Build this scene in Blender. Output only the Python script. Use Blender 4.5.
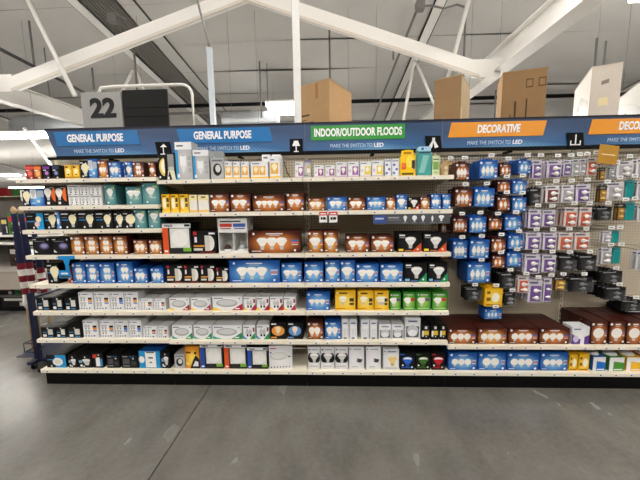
import bpy, math, random
from mathutils import Vector, Matrix
random.seed(7)
scene = bpy.context.scene
for o in list(bpy.data.objects): bpy.data.objects.remove(o)

# ------------------------------------------------------------------ camera
FPX = 320.0                                   # focal length in pixels of the 640x480 frame
CAM = Vector((2.6793, -2.6656, 1.6692))
YAW, PITCH, ROLL = -0.0402, -0.1259, -0.0148
_c, _s = math.cos(YAW), math.sin(YAW)
_R = Vector((_c, -_s, 0)); _F0 = Vector((_s, _c, 0)); _Z = Vector((0, 0, 1))
_c, _s = math.cos(PITCH), math.sin(PITCH)
CF = _c*_F0 + _s*_Z; _U = -_s*_F0 + _c*_Z
_c, _s = math.cos(ROLL), math.sin(ROLL)
CR = _c*_R + _s*_U; CU = -_s*_R + _c*_U
cd = bpy.data.cameras.new('camera'); cam = bpy.data.objects.new('camera', cd)
scene.collection.objects.link(cam); scene.camera = cam
cd.sensor_fit = 'HORIZONTAL'; cd.sensor_width = 36.0; cd.lens = 36.0*FPX/640
cd.clip_start = 0.05; cd.clip_end = 200
m3 = Matrix((CR, CU, -CF)).transposed()
cam.matrix_world = Matrix.Translation(CAM) @ m3.to_4x4()

# ------------------------------------------------------------------ world, exposure
wd = bpy.data.worlds.new('world'); scene.world = wd; wd.use_nodes = True
wd.node_tree.nodes['Background'].inputs[0].default_value = (0.9, 0.95, 1, 1)
wd.node_tree.nodes['Background'].inputs[1].default_value = 0.05
vs = scene.view_settings
scene.display_settings.display_device = 'sRGB'
vs.view_transform = 'Standard'; vs.look = 'None'; vs.gamma = 1; vs.use_curve_mapping = False
vs.exposure = 0.8
LAMP = 14.0                                   # strength of every fluorescent diffuser

# where a measured point of the room lies in the world
def Xat(px, Y, Z):
    a = Vector((0, Y, Z)) - CAM; a.x = -CAM.x; k = (px-320)/FPX
    q = CR - k*CF
    return -(q.y*a.y + q.z*a.z)/q.x + CAM.x
def Zat(py, X, Y):
    k = (240-py)/FPX; q = CU - k*CF
    return -(q.x*(X-CAM.x) + q.y*(Y-CAM.y))/q.z + CAM.z
def atY(px, py, Y):
    d = CF + CR*((px-320)/FPX) + CU*((240-py)/FPX); return CAM + d*((Y-CAM.y)/d.y)
def atZ(px, py, Z):
    d = CF + CR*((px-320)/FPX) + CU*((240-py)/FPX); return CAM + d*((Z-CAM.z)/d.z)

# ------------------------------------------------------------------ materials
def lin(c): return tuple(((v/255)/12.92 if v/255 <= .04045 else ((v/255+.055)/1.055)**2.4) for v in c)
MATS = {}
def _new(name):
    m = bpy.data.materials.new(name); m.use_nodes = True
    return m, m.node_tree, m.node_tree.nodes['Principled BSDF']
def P(rgb, rough=.5, metal=0, var=.06, scale=30, spec=.28):
    """plain painted / printed surface with a faint procedural mottling"""
    key = ('P', tuple(rgb), rough, metal, var, scale, spec)
    if key in MATS: return MATS[key]
    m, nt, b = _new('surface_%02x%02x%02x' % tuple(rgb))
    c = lin(rgb); b.inputs['Roughness'].default_value = rough; b.inputs['Metallic'].default_value = metal
    b.inputs['Specular IOR Level'].default_value = spec
    n = nt.nodes.new('ShaderNodeTexNoise'); n.inputs['Scale'].default_value = scale
    t = nt.nodes.new('ShaderNodeTexCoord'); nt.links.new(t.outputs['Object'], n.inputs['Vector'])
    r = nt.nodes.new('ShaderNodeMix'); r.data_type = 'RGBA'
    r.inputs[6].default_value = (*[v*(1-var) for v in c], 1); r.inputs[7].default_value = (*[min(1, v*(1+var)) for v in c], 1)
    nt.links.new(n.outputs['Fac'], r.inputs[0]); nt.links.new(r.outputs[2], b.inputs['Base Color'])
    MATS[key] = m; return m
def GLOW(base, glow, cy=.45, r=.62):
    """carton print: a soft printed halo of ink around the picture in the middle of the face (UV)"""
    key = ('G', tuple(base), tuple(glow), cy, r)
    if key in MATS: return MATS[key]
    m, nt, b = _new('halo_print_%02x%02x%02x' % tuple(base))
    b.inputs['Roughness'].default_value = .4; b.inputs['Specular IOR Level'].default_value = .25
    t = nt.nodes.new('ShaderNodeUVMap'); d = nt.nodes.new('ShaderNodeVectorMath'); d.operation = 'DISTANCE'
    d.inputs[1].default_value = (.5, cy, 0); nt.links.new(t.outputs[0], d.inputs[0])
    mr = nt.nodes.new('ShaderNodeMapRange'); mr.inputs[1].default_value = .08; mr.inputs[2].default_value = r
    mr.inputs[3].default_value = 1; mr.inputs[4].default_value = 0; mr.interpolation_type = 'SMOOTHSTEP'
    nt.links.new(d.outputs['Value'], mr.inputs[0])
    x = nt.nodes.new('ShaderNodeMix'); x.data_type = 'RGBA'
    x.inputs[6].default_value = (*lin(base), 1); x.inputs[7].default_value = (*lin(glow), 1)
    nt.links.new(mr.outputs[0], x.inputs[0]); nt.links.new(x.outputs[2], b.inputs['Base Color'])
    MATS[key] = m; return m
def EMIT(rgb, s):
    key = ('E', rgb, s)
    if key in MATS: return MATS[key]
    m, nt, b = _new('lit_diffuser')
    b.inputs['Base Color'].default_value = (.8, .8, .8, 1)
    b.inputs['Emission Color'].default_value = (*lin(rgb), 1); b.inputs['Emission Strength'].default_value = s
    MATS[key] = m; return m
def CLEAR():
    if 'clear' in MATS: return MATS['clear']
    m, nt, b = _new('clear_plastic')
    b.inputs['Base Color'].default_value = (.95, .96, .97, 1); b.inputs['Roughness'].default_value = .12
    b.inputs['Alpha'].default_value = .05
    MATS['clear'] = m; return m
def floor_mat():
    m, nt, b = _new('polished_concrete'); N = nt.nodes; L = nt.links
    t = N.new('ShaderNodeTexCoord')
    n1 = N.new('ShaderNodeTexNoise'); n1.inputs['Scale'].default_value = 1.3; n1.inputs['Detail'].default_value = 9; n1.inputs['Roughness'].default_value = .62
    n2 = N.new('ShaderNodeTexNoise'); n2.inputs['Scale'].default_value = 26; n2.inputs['Detail'].default_value = 10; n2.inputs['Roughness'].default_value = .7
    mp = N.new('ShaderNodeMapping'); mp.inputs['Scale'].default_value = (1, .35, 1); mp.inputs['Rotation'].default_value = (0, 0, .5)
    n3 = N.new('ShaderNodeTexNoise'); n3.inputs['Scale'].default_value = 6; n3.inputs['Detail'].default_value = 8
    L.new(t.outputs['Object'], n1.inputs['Vector']); L.new(t.outputs['Object'], n2.inputs['Vector'])
    L.new(t.outputs['Object'], mp.inputs[0]); L.new(mp.outputs[0], n3.inputs['Vector'])
    a = N.new('ShaderNodeMath'); a.operation = 'MULTIPLY_ADD'; a.inputs[1].default_value = .5
    L.new(n1.outputs['Fac'], a.inputs[0]); 
    a2 = N.new('ShaderNodeMath'); a2.operation = 'MULTIPLY'; a2.inputs[1].default_value = .32; L.new(n3.outputs['Fac'], a2.inputs[0])
    L.new(a2.outputs[0], a.inputs[2])
    a3 = N.new('ShaderNodeMath'); a3.operation = 'MULTIPLY_ADD'; a3.inputs[1].default_value = .34; L.new(n2.outputs['Fac'], a3.inputs[0]); L.new(a.outputs[0], a3.inputs[2])
    cr = N.new('ShaderNodeValToRGB'); e = cr.color_ramp.elements
    e[0].position = .34; e[0].color = (*lin((74, 72, 68)), 1); e[1].position = .86; e[1].color = (*lin((126, 123, 118)), 1)
    L.new(a3.outputs[0], cr.inputs[0]); L.new(cr.outputs[0], b.inputs['Base Color'])
    r = N.new('ShaderNodeMapRange'); r.inputs[3].default_value = .22; r.inputs[4].default_value = .30
    L.new(n3.outputs['Fac'], r.inputs[0]); L.new(r.outputs[0], b.inputs['Roughness'])
    bp = N.new('ShaderNodeBump'); bp.inputs['Strength'].default_value = .06; bp.inputs['Distance'].default_value = .01
    L.new(n2.outputs['Fac'], bp.inputs['Height']); L.new(bp.outputs[0], b.inputs['Normal'])
    return m
def peg_mat():
    """beige pegboard: rows of small round holes, one inch apart"""
    m, nt, b = _new('pegboard'); N = nt.nodes; L = nt.links
    t = N.new('ShaderNodeTexCoord'); mp = N.new('ShaderNodeMapping'); mp.inputs['Scale'].default_value = (1/.0254,)*3
    L.new(t.outputs['Object'], mp.inputs[0]); sx = N.new('ShaderNodeSeparateXYZ'); L.new(mp.outputs[0], sx.inputs[0])
    def cell(out):
        f = N.new('ShaderNodeMath'); f.operation = 'FRACT'; L.new(out, f.inputs[0])
        g = N.new('ShaderNodeMath'); g.operation = 'SUBTRACT'; g.inputs[1].default_value = .5; L.new(f.outputs[0], g.inputs[0])
        h = N.new('ShaderNodeMath'); h.operation = 'MULTIPLY'; L.new(g.outputs[0], h.inputs[0]); L.new(g.outputs[0], h.inputs[1]); return h
    p, q = cell(sx.outputs['X']), cell(sx.outputs['Z'])
    a = N.new('ShaderNodeMath'); a.operation = 'ADD'; L.new(p.outputs[0], a.inputs[0]); L.new(q.outputs[0], a.inputs[1])
    c = N.new('ShaderNodeMath'); c.operation = 'LESS_THAN'; c.inputs[1].default_value = .048; L.new(a.outputs[0], c.inputs[0])
    x = N.new('ShaderNodeMix'); x.data_type = 'RGBA'; x.inputs[6].default_value = (*lin((206, 194, 172)), 1); x.inputs[7].default_value = (*lin((70, 62, 52)), 1)
    L.new(c.outputs[0], x.inputs[0]); L.new(x.outputs[2], b.inputs['Base Color']); b.inputs['Roughness'].default_value = .55
    return m
def sign_mat():
    """printed header: navy to sky blue with a faint lattice of hexagon dots"""
    m, nt, b = _new('header_print'); N = nt.nodes; L = nt.links
    t = N.new('ShaderNodeTexCoord'); sx = N.new('ShaderNodeSeparateXYZ'); L.new(t.outputs['Generated'], sx.inputs[0])
    cr = N.new('ShaderNodeValToRGB'); e = cr.color_ramp.elements
    e[0].position = 0; e[0].color = (*lin((100, 164, 210)), 1); e[1].position = .95; e[1].color = (*lin((25, 61, 102)), 1)
    k = cr.color_ramp.elements.new(.3); k.color = (*lin((42, 98, 152)), 1)
    # the pale flare sits around the middle of each panel
    d = N.new('ShaderNodeMath'); d.operation = 'SUBTRACT'; d.inputs[1].default_value = .55; L.new(sx.outputs['X'], d.inputs[0])
    d2 = N.new('ShaderNodeMath'); d2.operation = 'ABSOLUTE'; L.new(d.outputs[0], d2.inputs[0])
    d3 = N.new('ShaderNodeMath'); d3.operation = 'MULTIPLY_ADD'; d3.inputs[1].default_value = .7; L.new(d2.outputs[0], d3.inputs[0]); L.new(sx.outputs['Z'], d3.inputs[2])
    L.new(d3.outputs[0], cr.inputs[0])
    v = N.new('ShaderNodeTexVoronoi'); v.inputs['Scale'].default_value = 42; v.inputs['Randomness'].default_value = .0
    mp = N.new('ShaderNodeMapping'); mp.inputs['Rotation'].default_value = (0, .785, 0); L.new(t.outputs['Object'], mp.inputs[0]); L.new(mp.outputs[0], v.inputs['Vector'])
    lt = N.new('ShaderNodeMath'); lt.operation = 'LESS_THAN'; lt.inputs[1].default_value = .3; L.new(v.outputs['Distance'], lt.inputs[0])
    ml = N.new('ShaderNodeMath'); ml.operation = 'MULTIPLY'; ml.inputs[1].default_value = .45; L.new(lt.outputs[0], ml.inputs[0])
    x = N.new('ShaderNodeMix'); x.data_type = 'RGBA'; L.new(ml.outputs[0], x.inputs[0]); L.new(cr.outputs[0], x.inputs[6])
    x.inputs[7].default_value = (*lin((28, 70, 124)), 1)
    L.new(x.outputs[2], b.inputs['Base Color']); b.inputs['Roughness'].default_value = .35
    return m

# ------------------------------------------------------------------ mesh builder
COL = scene.collection
class MB:
    def __init__(s): s.v = []; s.f = []; s.mi = []; s.mats = []; s.uv = {}; s.smooth = set()
    def m(s, mat):
        if mat not in s.mats: s.mats.append(mat)
        return s.mats.index(mat)
    def face(s, pts, mat, uv=None, smooth=False):
        i = len(s.v); s.v += [tuple(p) for p in pts]; s.f.append(list(range(i, i+len(pts)))); s.mi.append(s.m(mat))
        if uv: s.uv[len(s.f)-1] = uv
        if smooth: s.smooth.add(len(s.f)-1)
    def box(s, x0, x1, y0, y1, z0, z1, mat, front=None, top=None, left=None, right=None):
        a = len(s.v); s.v += [(x, y, z) for z in (z0, z1) for y in (y0, y1) for x in (x0, x1)]
        for q, mm, k in (((0, 1, 5, 4), front or mat, 1), ((3, 2, 6, 7), mat, 0), ((2, 0, 4, 6), left or mat, 0), ((1, 3, 7, 5), right or mat, 0), ((4, 5, 7, 6), top or mat, 0), ((2, 3, 1, 0), mat, 0)):
            s.f.append([a+i for i in q]); s.mi.append(s.m(mm))
            if k: s.uv[len(s.f)-1] = [(0, 0), (1, 0), (1, 1), (0, 1)]
    def carton(s, w, d, h, mat, front=None, top=None, left=None, right=None, c=.0022):
        """folded card box: front at y=0, small rounded vertical folds, a tuck-flap slit along the top"""
        x = w/2; P8 = [(-x+c, 0), (x-c, 0), (x, c), (x, d-c), (x-c, d), (-x+c, d), (-x, d-c), (-x, c)]
        a = len(s.v); s.v += [(p[0], p[1], 0) for p in P8] + [(p[0], p[1], h) for p in P8]
        for i in range(8):
            j = (i+1) % 8; mm = {0: front, 2: right, 6: left}.get(i) or mat
            s.f.append([a+i, a+j, a+8+j, a+8+i]); s.mi.append(s.m(mm))
            if i == 0: s.uv[len(s.f)-1] = [(0, 0), (1, 0), (1, 1), (0, 1)]
        s.f.append([a+7-i for i in range(8)]); s.mi.append(s.m(mat))
        s.f.append([a+8+i for i in range(8)]); s.mi.append(s.m(top or mat))
        s.box(-x+.004, x-.004, .004, d*.42, h, h+.0012, top or mat)
    def tube(s, pts, r, mat, n=8, cap=True, r2=None):
        pts = [Vector(p) for p in pts]; rings = []
        for i, p in enumerate(pts):
            t = (pts[min(i+1, len(pts)-1)] - pts[max(i-1, 0)]).normalized()
            u = t.cross(Vector((0, 0, 1)));
            if u.length < 1e-3: u = t.cross(Vector((0, 1, 0)))
            u.normalize(); w = t.cross(u)
            rr = r if r2 is None else r + (r2-r)*i/(len(pts)-1)
            a = len(s.v); s.v += [tuple(p + rr*(math.cos(2*math.pi*k/n)*u + math.sin(2*math.pi*k/n)*w)) for k in range(n)]; rings.append(a)
        for a, b in zip(rings, rings[1:]):
            for k in range(n):
                s.f.append([a+k, a+(k+1) % n, b+(k+1) % n, b+k]); s.mi.append(s.m(mat)); s.smooth.add(len(s.f)-1)
        if cap:
            s.f.append([rings[0]+n-1-k for k in range(n)]); s.mi.append(s.m(mat))
            s.f.append([rings[-1]+k for k in range(n)]); s.mi.append(s.m(mat))
    def lathe(s, prof, mat, c=(0, 0, 0), n=12, axis='z', tilt=None, half=False):
        """prof: list of (r, t[, mat]); turned about the axis through c"""
        c = Vector(c); rings = []
        for p in prof:
            a = len(s.v)
            for k in range(n):
                th = 2*math.pi*k/n; q = Vector((p[0]*math.cos(th), p[0]*math.sin(th), p[1]))
                if axis == 'y': q = Vector((q.x, -q.z, q.y))
                if axis == 'x': q = Vector((q.z, q.x, q.y))
                if tilt is not None: q = tilt @ q
                s.v.append(tuple(c+q))
            rings.append(a)
        for i, (a, b) in enumerate(zip(rings, rings[1:])):
            mm = prof[i+1][2] if len(prof[i+1]) > 2 else mat
            for k in range(n):
                s.f.append([a+k, a+(k+1) % n, b+(k+1) % n, b+k]); s.mi.append(s.m(mm)); s.smooth.add(len(s.f)-1)
    def bar(s, p, q, w, h, mat, up=Vector((0, 0, 1))):
        """rectangular bar from p to q: w sideways, h along up"""
        p, q = Vector(p), Vector(q); t = (q-p).normalized(); u = t.cross(up).normalized(); k = u.cross(t)
        a = len(s.v)
        for e in (p, q): s.v += [tuple(e + u*x*w/2 + k*y*h/2) for x, y in ((-1, -1), (1, -1), (1, 1), (-1, 1))]
        for fc in ((0, 1, 2, 3), (7, 6, 5, 4), (0, 4, 5, 1), (1, 5, 6, 2), (2, 6, 7, 3), (3, 7, 4, 0)):
            s.f.append([a+i for i in fc]); s.mi.append(s.m(mat))
    def mesh(s, name):
        me = bpy.data.meshes.new(name); me.from_pydata(s.v, [], s.f)
        for mt in s.mats: me.materials.append(mt)
        me.polygons.foreach_set('material_index', s.mi)
        me.polygons.foreach_set('use_smooth', [i in s.smooth for i in range(len(s.f))])
        if s.uv:
            ul = me.uv_layers.new(name='UVMap')
            for fi, uvs in s.uv.items():
                for li, uv in zip(me.polygons[fi].loop_indices, uvs): ul.data[li].uv = uv
        me.update(); return me
    def build(s, name, parent=None, loc=None, rz=0):
        o = bpy.data.objects.new(name, s.mesh(name)); COL.objects.link(o)
        if parent is not None: o.parent = parent
        if loc is not None: o.location = loc
        if rz: o.rotation_euler.z = rz
        return o
def empty(name, loc=(0, 0, 0), rz=0):
    o = bpy.data.objects.new(name, None); COL.objects.link(o); o.location = loc; o.rotation_euler.z = rz; o.empty_display_size = .1
    return o
def tag(o, label=None, cat=None, group=None, kind=None):
    if label: o['label'] = label
    if cat: o['category'] = cat
    if group: o['group'] = group
    if kind: o['kind'] = kind
    return o
def copy_tree(o, parent=None):
    c = o.copy(); COL.objects.link(c); c.parent = parent
    for ch in o.children: copy_tree(ch, c)
    return c
def text_mesh(name, s, size, mat, parent, loc, ext=.001, bold=0, shear=0, align='CENTER', width=None):
    """lettering standing upright on a surface that faces -Y"""
    cu = bpy.data.curves.new(name, 'FONT'); cu.body = s; cu.size = size; cu.extrude = ext; cu.offset = bold; cu.shear = shear
    cu.align_x = align; cu.align_y = 'CENTER'; cu.resolution_u = 3
    t = bpy.data.objects.new(name, cu); COL.objects.link(t)
    dg = bpy.context.evaluated_depsgraph_get(); me = bpy.data.meshes.new_from_object(t.evaluated_get(dg))
    bpy.data.objects.remove(t); me.name = name; me.materials.clear(); me.materials.append(mat)
    xs = [v.co.x for v in me.vertices]; k = width/(max(xs)-min(xs)) if width else 1
    for v in me.vertices: v.co = (v.co.x*k, -v.co.z, v.co.y)
    o = bpy.data.objects.new(name, me); COL.objects.link(o); o.parent = parent; o.location = loc
    return o
WORD = ['zero', 'one', 'two', 'three', 'four', 'five', 'six', 'seven', 'eight', 'nine', 'ten']
ORD = ['first', 'second', 'third', 'fourth', 'fifth', 'sixth', 'seventh', 'eighth', 'ninth', 'tenth', 'eleventh', 'twelfth', 'thirteenth', 'fourteenth', 'fifteenth', 'sixteenth', 'seventeenth', 'eighteenth', 'nineteenth', 'twentieth']
PI = math.pi

# ================================================================== the building
steel = P((226, 224, 220), .45, var=.03); steel_d = P((150, 146, 140), .5)
galv = P((176, 180, 184), .35, .6, var=.15, scale=40)
black = P((8, 8, 9), .6, spec=.15); dark = P((40, 40, 42), .55)
cream = P((232, 224, 204), .45, var=.03); cream_rail = P((240, 234, 218), .35, var=.03, scale=60)
ROOF0, SLOPE = 5.75, -.134                      # roof height at y=4 and its fall to the back
def roofz(y): return ROOF0 + SLOPE*(y-4)
# floor of poured slabs, the saw-cut joints left as gaps above a dark bed
fm = floor_mat()
b = MB(); b.box(-32, 32, -12, 28, -.2, -.012, P((58, 56, 52), .8)); flo = tag(b.build('floor'), kind='structure')
XJ = [-32, -16.5, -7.5, -3, 1.55, 6.1, 10.6, 19.6, 32]; YJ = [-12, -6.5, -2.3, 3.2, 8.2, 14, 28]
for i in range(len(XJ)-1):
    for j in range(len(YJ)-1):
        b = MB(); b.box(XJ[i]+.004, XJ[i+1]-.004, YJ[j]+.0025, YJ[j+1]-.0025, -.012, 0, fm); b.build('slab', flo)
# roof: insulation sheets between the purlins, each sagging a little, seams between them
ceil_m = P((192, 190, 186), .6, var=.07, scale=1.2)
b = MB(); b.face([(-32, -12, roofz(-12)+.35), (-32, 28, roofz(28)+.35), (32, 28, roofz(28)+.35), (32, -12, roofz(-12)+.35)], P((150, 147, 142), .7)); cei = tag(b.build('ceiling'), kind='structure')
PURL = [-17.6, -10.1, -2.53, 4.95, 12.4, 19.9]
xe = [-32] + PURL + [32]
yb = [-12, -9, -6, -3, -.5, 1.5, 3, 4.4, 5.75, 7.05, 8.4, 9.7, 11, 12.4, 13.8, 15.3, 17, 19, 22, 25, 28]
for i in range(len(xe)-1):
    for j in range(len(yb)-1):
        b = MB(); x0, x1 = xe[i]+.13, xe[i+1]-.13; NX, NY = 8, 4; sag = random.uniform(.006, .024)
        if i == 2: pass
        if abs(xe[i]+2.53) < .01: x0 += .72                    # ribbed deck shows beside this purlin
        for q in range(NX):
            for r in range(NY):
                pts = []
                for dq, dr in ((0, 0), (0, 1), (1, 1), (1, 0)):
                    u = (q+dq)/NX; v = (r+dr)/NY; y = yb[j]+.006 + (yb[j+1]-yb[j]-.012)*v
                    pts.append((x0+(x1-x0)*u, y, roofz(y) + .05 - 4*sag*v*(1-v) - .03*math.sin(PI*u)*math.sin(i*3+j*1.7+u*4)))
                b.face(pts, ceil_m, smooth=True)
        b.build('insulation_sheet', cei)
for x in PURL:
    b = MB(); y0, y1 = -12, 27.9
    b.bar((x, y0, roofz(y0)), (x, y1, roofz(y1)), .2, .02, steel)
    b.bar((x, y0, roofz(y0)+.15), (x, y1, roofz(y1)+.15), .012, .3, steel)
    o = b.build('purlin', cei)
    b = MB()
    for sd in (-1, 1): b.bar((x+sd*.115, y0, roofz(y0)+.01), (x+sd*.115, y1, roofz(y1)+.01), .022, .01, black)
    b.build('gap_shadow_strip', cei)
b = MB(); x = -2.53
for k in range(9):
    xx = x+.16+k*.075
    b.bar((xx, -12, roofz(-12)+.06), (xx, 27.9, roofz(27.9)+.06), .05, .03, P((118, 114, 108), .5))
    b.bar((xx+.037, -12, roofz(-12)+.09), (xx+.037, 27.9, roofz(27.9)+.09), .03, .01, P((70, 67, 63), .6))
b.build('ribbed_deck', cei)
for nm, (x0, x1, y0, y1) in (('wall_back', (-32, 32, 27.95, 28.15)), ('wall_front', (-32, 32, -12.2, -12)), ('wall_left', (-32.2, -32, -12, 28)), ('wall_right', (32, 32.2, -12, 28))):
    b = MB(); b.box(x0, x1, y0, y1, 0, 8.2 if y0 < 0 else 3.0, P((170, 160, 146), .7)); tag(b.build(nm), kind='structure')

# big roof girders (I-beams) left and right, and the chevron brace between their gussets
def girder(name, x, z, fw, label):
    t = empty(name, (x, 0, z)); y0, y1 = -11.5, 22
    b = MB(); b.box(-fw, fw, y0, y1, 0, .022, steel); b.build('bottom_flange', t)
    b = MB(); b.box(-.01, .01, y0, y1, .022, .40, steel); b.build('web', t)
    b = MB(); b.box(-.11, .11, y0, y1, .40, .42, steel); b.build('top_flange', t)
    b = MB(); sg = 1 if x < 0 else -1
    b.box(*sorted((sg*.012, sg*.55)), 3.79, 3.81, 3.9-z, 4.22-z, steel); b.build('gusset_plate', t)
    return tag(t, label, 'beam', 'roof girders')
girder('roof_girder', -4.2, 3.79, .11, 'white steel I-beam girder at the upper left, behind the number sign')
girder('roof_girder', 5.86, 4.0, .14, 'white steel I-beam girder at the upper right, above cardboard boxes')
apex = atY(247, -6, 3.85)
for sx, px, lab in ((-1, -3.66, 'white diagonal brace rising from the left girder gusset'), (1, 5.45, 'white diagonal brace falling to the right girder gusset')):
    t = empty('roof_brace', (px, 3.85, 4.05)); a = Vector((0, 0, 0)); q = Vector((apex.x-px+.0*sx, 0, apex.z-4.05))
    b = MB(); b.bar(a, q, .16, .22, steel, up=Vector((0, 0, 1))); b.build('tube', t)
    b = MB(); b.bar(a*.0 + Vector((0, -.07, -.135)), q + Vector((0, -.07, -.135)), .05, .05, P((205, 198, 188), .5)); b.build('lower_lip', t)
    tag(t, lab, 'beam', 'chevron roof braces')
def rod(name, p, q, r, mat, label, cat, group):
    b = MB(); p, q = Vector(p), Vector(q); b.tube([(0, 0, 0), tuple(q-p)], r, mat); o = b.build(name, loc=p); return tag(o, label, cat, group)
rod('tie_rod', atY(75, 96, 3.6), atY(26, -4, 3.6), .042, steel, 'thin white sloping tie rod crossing the left brace', 'rod', 'tie rods')
rod('tie_rod', atY(446, 86, 4.1), atY(470, -4, 4.1), .04, steel, 'thin white sloping tie rod above the small cardboard box', 'rod', 'tie rods')
for (a, c, lab) in (((414, 62), (402, 128), 'thin white strut left of the far V below right purlin'), ((417, 64), (440, 118), 'thin white strut right of the far V below right purlin'),
                    ((133, 70), (120, 96), 'short white strut left of the far V above number sign'), ((136, 70), (146, 96), 'short white strut right of the far V above number sign')):
    rod('strut', atY(*c, 6.5), atY(*a, 6.5), .04, steel, lab, 'rod', 'far roof struts')
_a, _b = atY(53, 168, 5.2), atY(24, 128, 5.2)
rod('tie_rod', _a+(_a-_b)*(_a.z/(_b.z-_a.z)), _b, .035, steel, 'white sloping strut behind the left end of header sign', 'rod', 'tie rods')
# hanging rods, conduits and the sprinkler main
greypipe = P((112, 110, 108), .45); drk = P((66, 65, 64), .5)
for k, (px, y0, y1, Y, lab) in enumerate((
        (29, 21, 84, 4.6, 'grey hanging rod left of the sloping white tie rod'), (42, 30, 100, 5.6, 'thin grey hanging rod right of the leftmost one'),
        (92, 68, 90, 5.0, 'short grey hanging rod above the number 22 sign'), (132, 27, 90, 4.4, 'grey conduit drop above the black slatted board'),
        (257, -6, 118, 6.5, 'grey hanging rod over the lit ceiling lamp'), (329, -6, 84, 5.2, 'grey rod hanging above the tall brown carton'),
        (394, 5, 60, 5.6, 'thin grey rod under the right purlin'), (466, 5, 76, 4.8, 'grey rod beside the right tie rod'),
        (496, 90, 118, 6.4, 'short grey rod between the two brown boxes'), (597, 38, 66, 5.2, 'left of two short rods above the white box'),
        (606, 41, 66, 5.2, 'right of two short rods above the white box'), (265, 14, 106, 6.6, 'thin pale rod right of the rod over the lamp'))):
    a, c = atY(px, y0, Y), atY(px, y1, Y); c.x = a.x
    top = min(a.z, roofz(Y)) if y0 > 0 else roofz(Y)
    rod('hanging_rod', (a.x, Y, c.z), (a.x, Y, top), .022 if k not in (1, 11) else .012, greypipe, lab, 'rod', 'ceiling hanging rods')
a, c = atY(0, 106, 8), atY(640, 99, 8); zz = (a.z+c.z)/2
b = MB(); b.tube([(-13, 0, 0), (13, 0, 0)], .06, black); tag(b.build('sprinkler_pipe', loc=(2, 8, zz)), 'black sprinkler main running across behind the brown boxes', 'pipe')
b = MB(); b.tube([tuple(atZ(0, 49, 4.6)), tuple(atZ(85, 93, 4.6))], .035, drk); tag(b.build('conduit'), 'dark conduit sloping behind the left brace', 'pipe', 'conduits')
b = MB(); p0 = Vector((-1.2, 3.4, roofz(3.4)-.12)); p1 = Vector((-1.15, 11, roofz(11)-.12)); b.tube([tuple(p0), tuple(p1)], .022, drk)
tag(b.build('conduit'), 'dark conduit running to the back beside the ribbed roof strip', 'pipe', 'conduits')
b = MB(); q0 = atY(113, 18, 4.3); b.box(q0.x-.09, q0.x+.09, 4.25, 4.4, q0.z-.08, q0.z+.08, greypipe)
b.tube([(q0.x+.09, 4.3, q0.z), (q0.x+.22, 4.3, q0.z), (q0.x+.28, 4.3, q0.z-.05)], .02, greypipe); tag(b.build('junction_box'), 'grey junction box on the ceiling left of centre', 'box', 'ceiling junction boxes')
b = MB(); q0 = atY(421, 6, 4.3); b.box(q0.x-.1, q0.x+.06, 4.22, 4.38, q0.z-.08, q0.z+.08, greypipe)
b.tube([(q0.x, 4.3, q0.z), (q0.x+.2, 4.3, q0.z), (q0.x+.45, 4.3, q0.z-.06), (q0.x+.7, 4.3, q0.z), (q0.x+.85, 4.3, q0.z-.05)], .02, greypipe)
tag(b.build('junction_box'), 'grey junction box with cable at the right purlin', 'box', 'ceiling junction boxes')
b = MB(); b.tube([tuple(atY(416, 12, 4.7)), tuple(atY(372, 122, 9))], .03, greypipe); tag(b.build('conduit'), 'grey conduit running beside the right purlin', 'pipe', 'conduits')
b = MB(); p = atY(275, 118, 7.5); b.lathe([(.02, -.9), (.26, -.85), (.28, -.8), (.28, .8), (.26, .85), (.02, .9)], galv, n=16, axis='x'); b.tube([(-3, 0, .28), (-1.2, 0, .28), (0, 0, .3)], .04, greypipe)
tag(b.build('air_duct', loc=(atY(251, 122, 7.5).x, 7.5, atY(251, 121, 7.5).z)), 'galvanised round duct end showing over the header sign', 'duct')
b = MB(); b.lathe([(.02, -1.3), (.28, -1.25), (.3, -1.2), (.3, 1.2), (.28, 1.25), (.02, 1.3)], galv, n=16, axis='x')
tag(b.build('air_duct', loc=(atY(58, 126, 7).x, 7, atY(58, 126, 7).z)), 'galvanised duct behind the left end of header sign', 'duct')

# fluorescent fixtures: housing and lit lens
def fixture(x, y, z, L, label, w=.30, group='ceiling lights', rz=0, hw=.22):
    t = empty('ceiling_light', (x, y, z), rz)
    b = MB(); b.box(-L/2, L/2, -w*hw, w*hw, .06, .11, steel); b.build('housing', t)
    b = MB(); b.box(-L/2+.01, L/2-.01, -w/2+.01, w/2-.01, -.01, .06, EMIT((255, 250, 243), LAMP)); b.build('diffuser', t)
    for s in (-1, 1): b = MB(); b.tube([(s*L*.4, 0, .11), (s*L*.4, 0, roofz(y)-z+.05)], .003, greypipe, n=5); b.build('hanger', t)
    return tag(t, label, 'ceiling light', group)
side = ['far left', 'left', 'mid left', 'middle', 'mid right', 'right', 'far right']
for Y, Z, nm in ((-1.75, 5.3, 'over the aisle'), (-3.6, 3.2, 'behind the camera'), (1.5, 4.75, 'over the shelving')):
    for k in range(7):
        fixture(-8.3+k*3.6, Y, Z, 2.7, 'white fluorescent fixture %s, %s' % (nm, side[k]))
p = atZ(640, 0, 4.6); fixture(p.x+1.15, p.y-.1, 4.6, 2.6, 'white fluorescent fixture at the upper right corner')
p = atZ(284, 110, 4.4); fixture(p.x+.12, p.y, 4.4, 1.15, 'lit fluorescent fixture seen left of the white pole', w=1.15, hw=.55)
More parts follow.
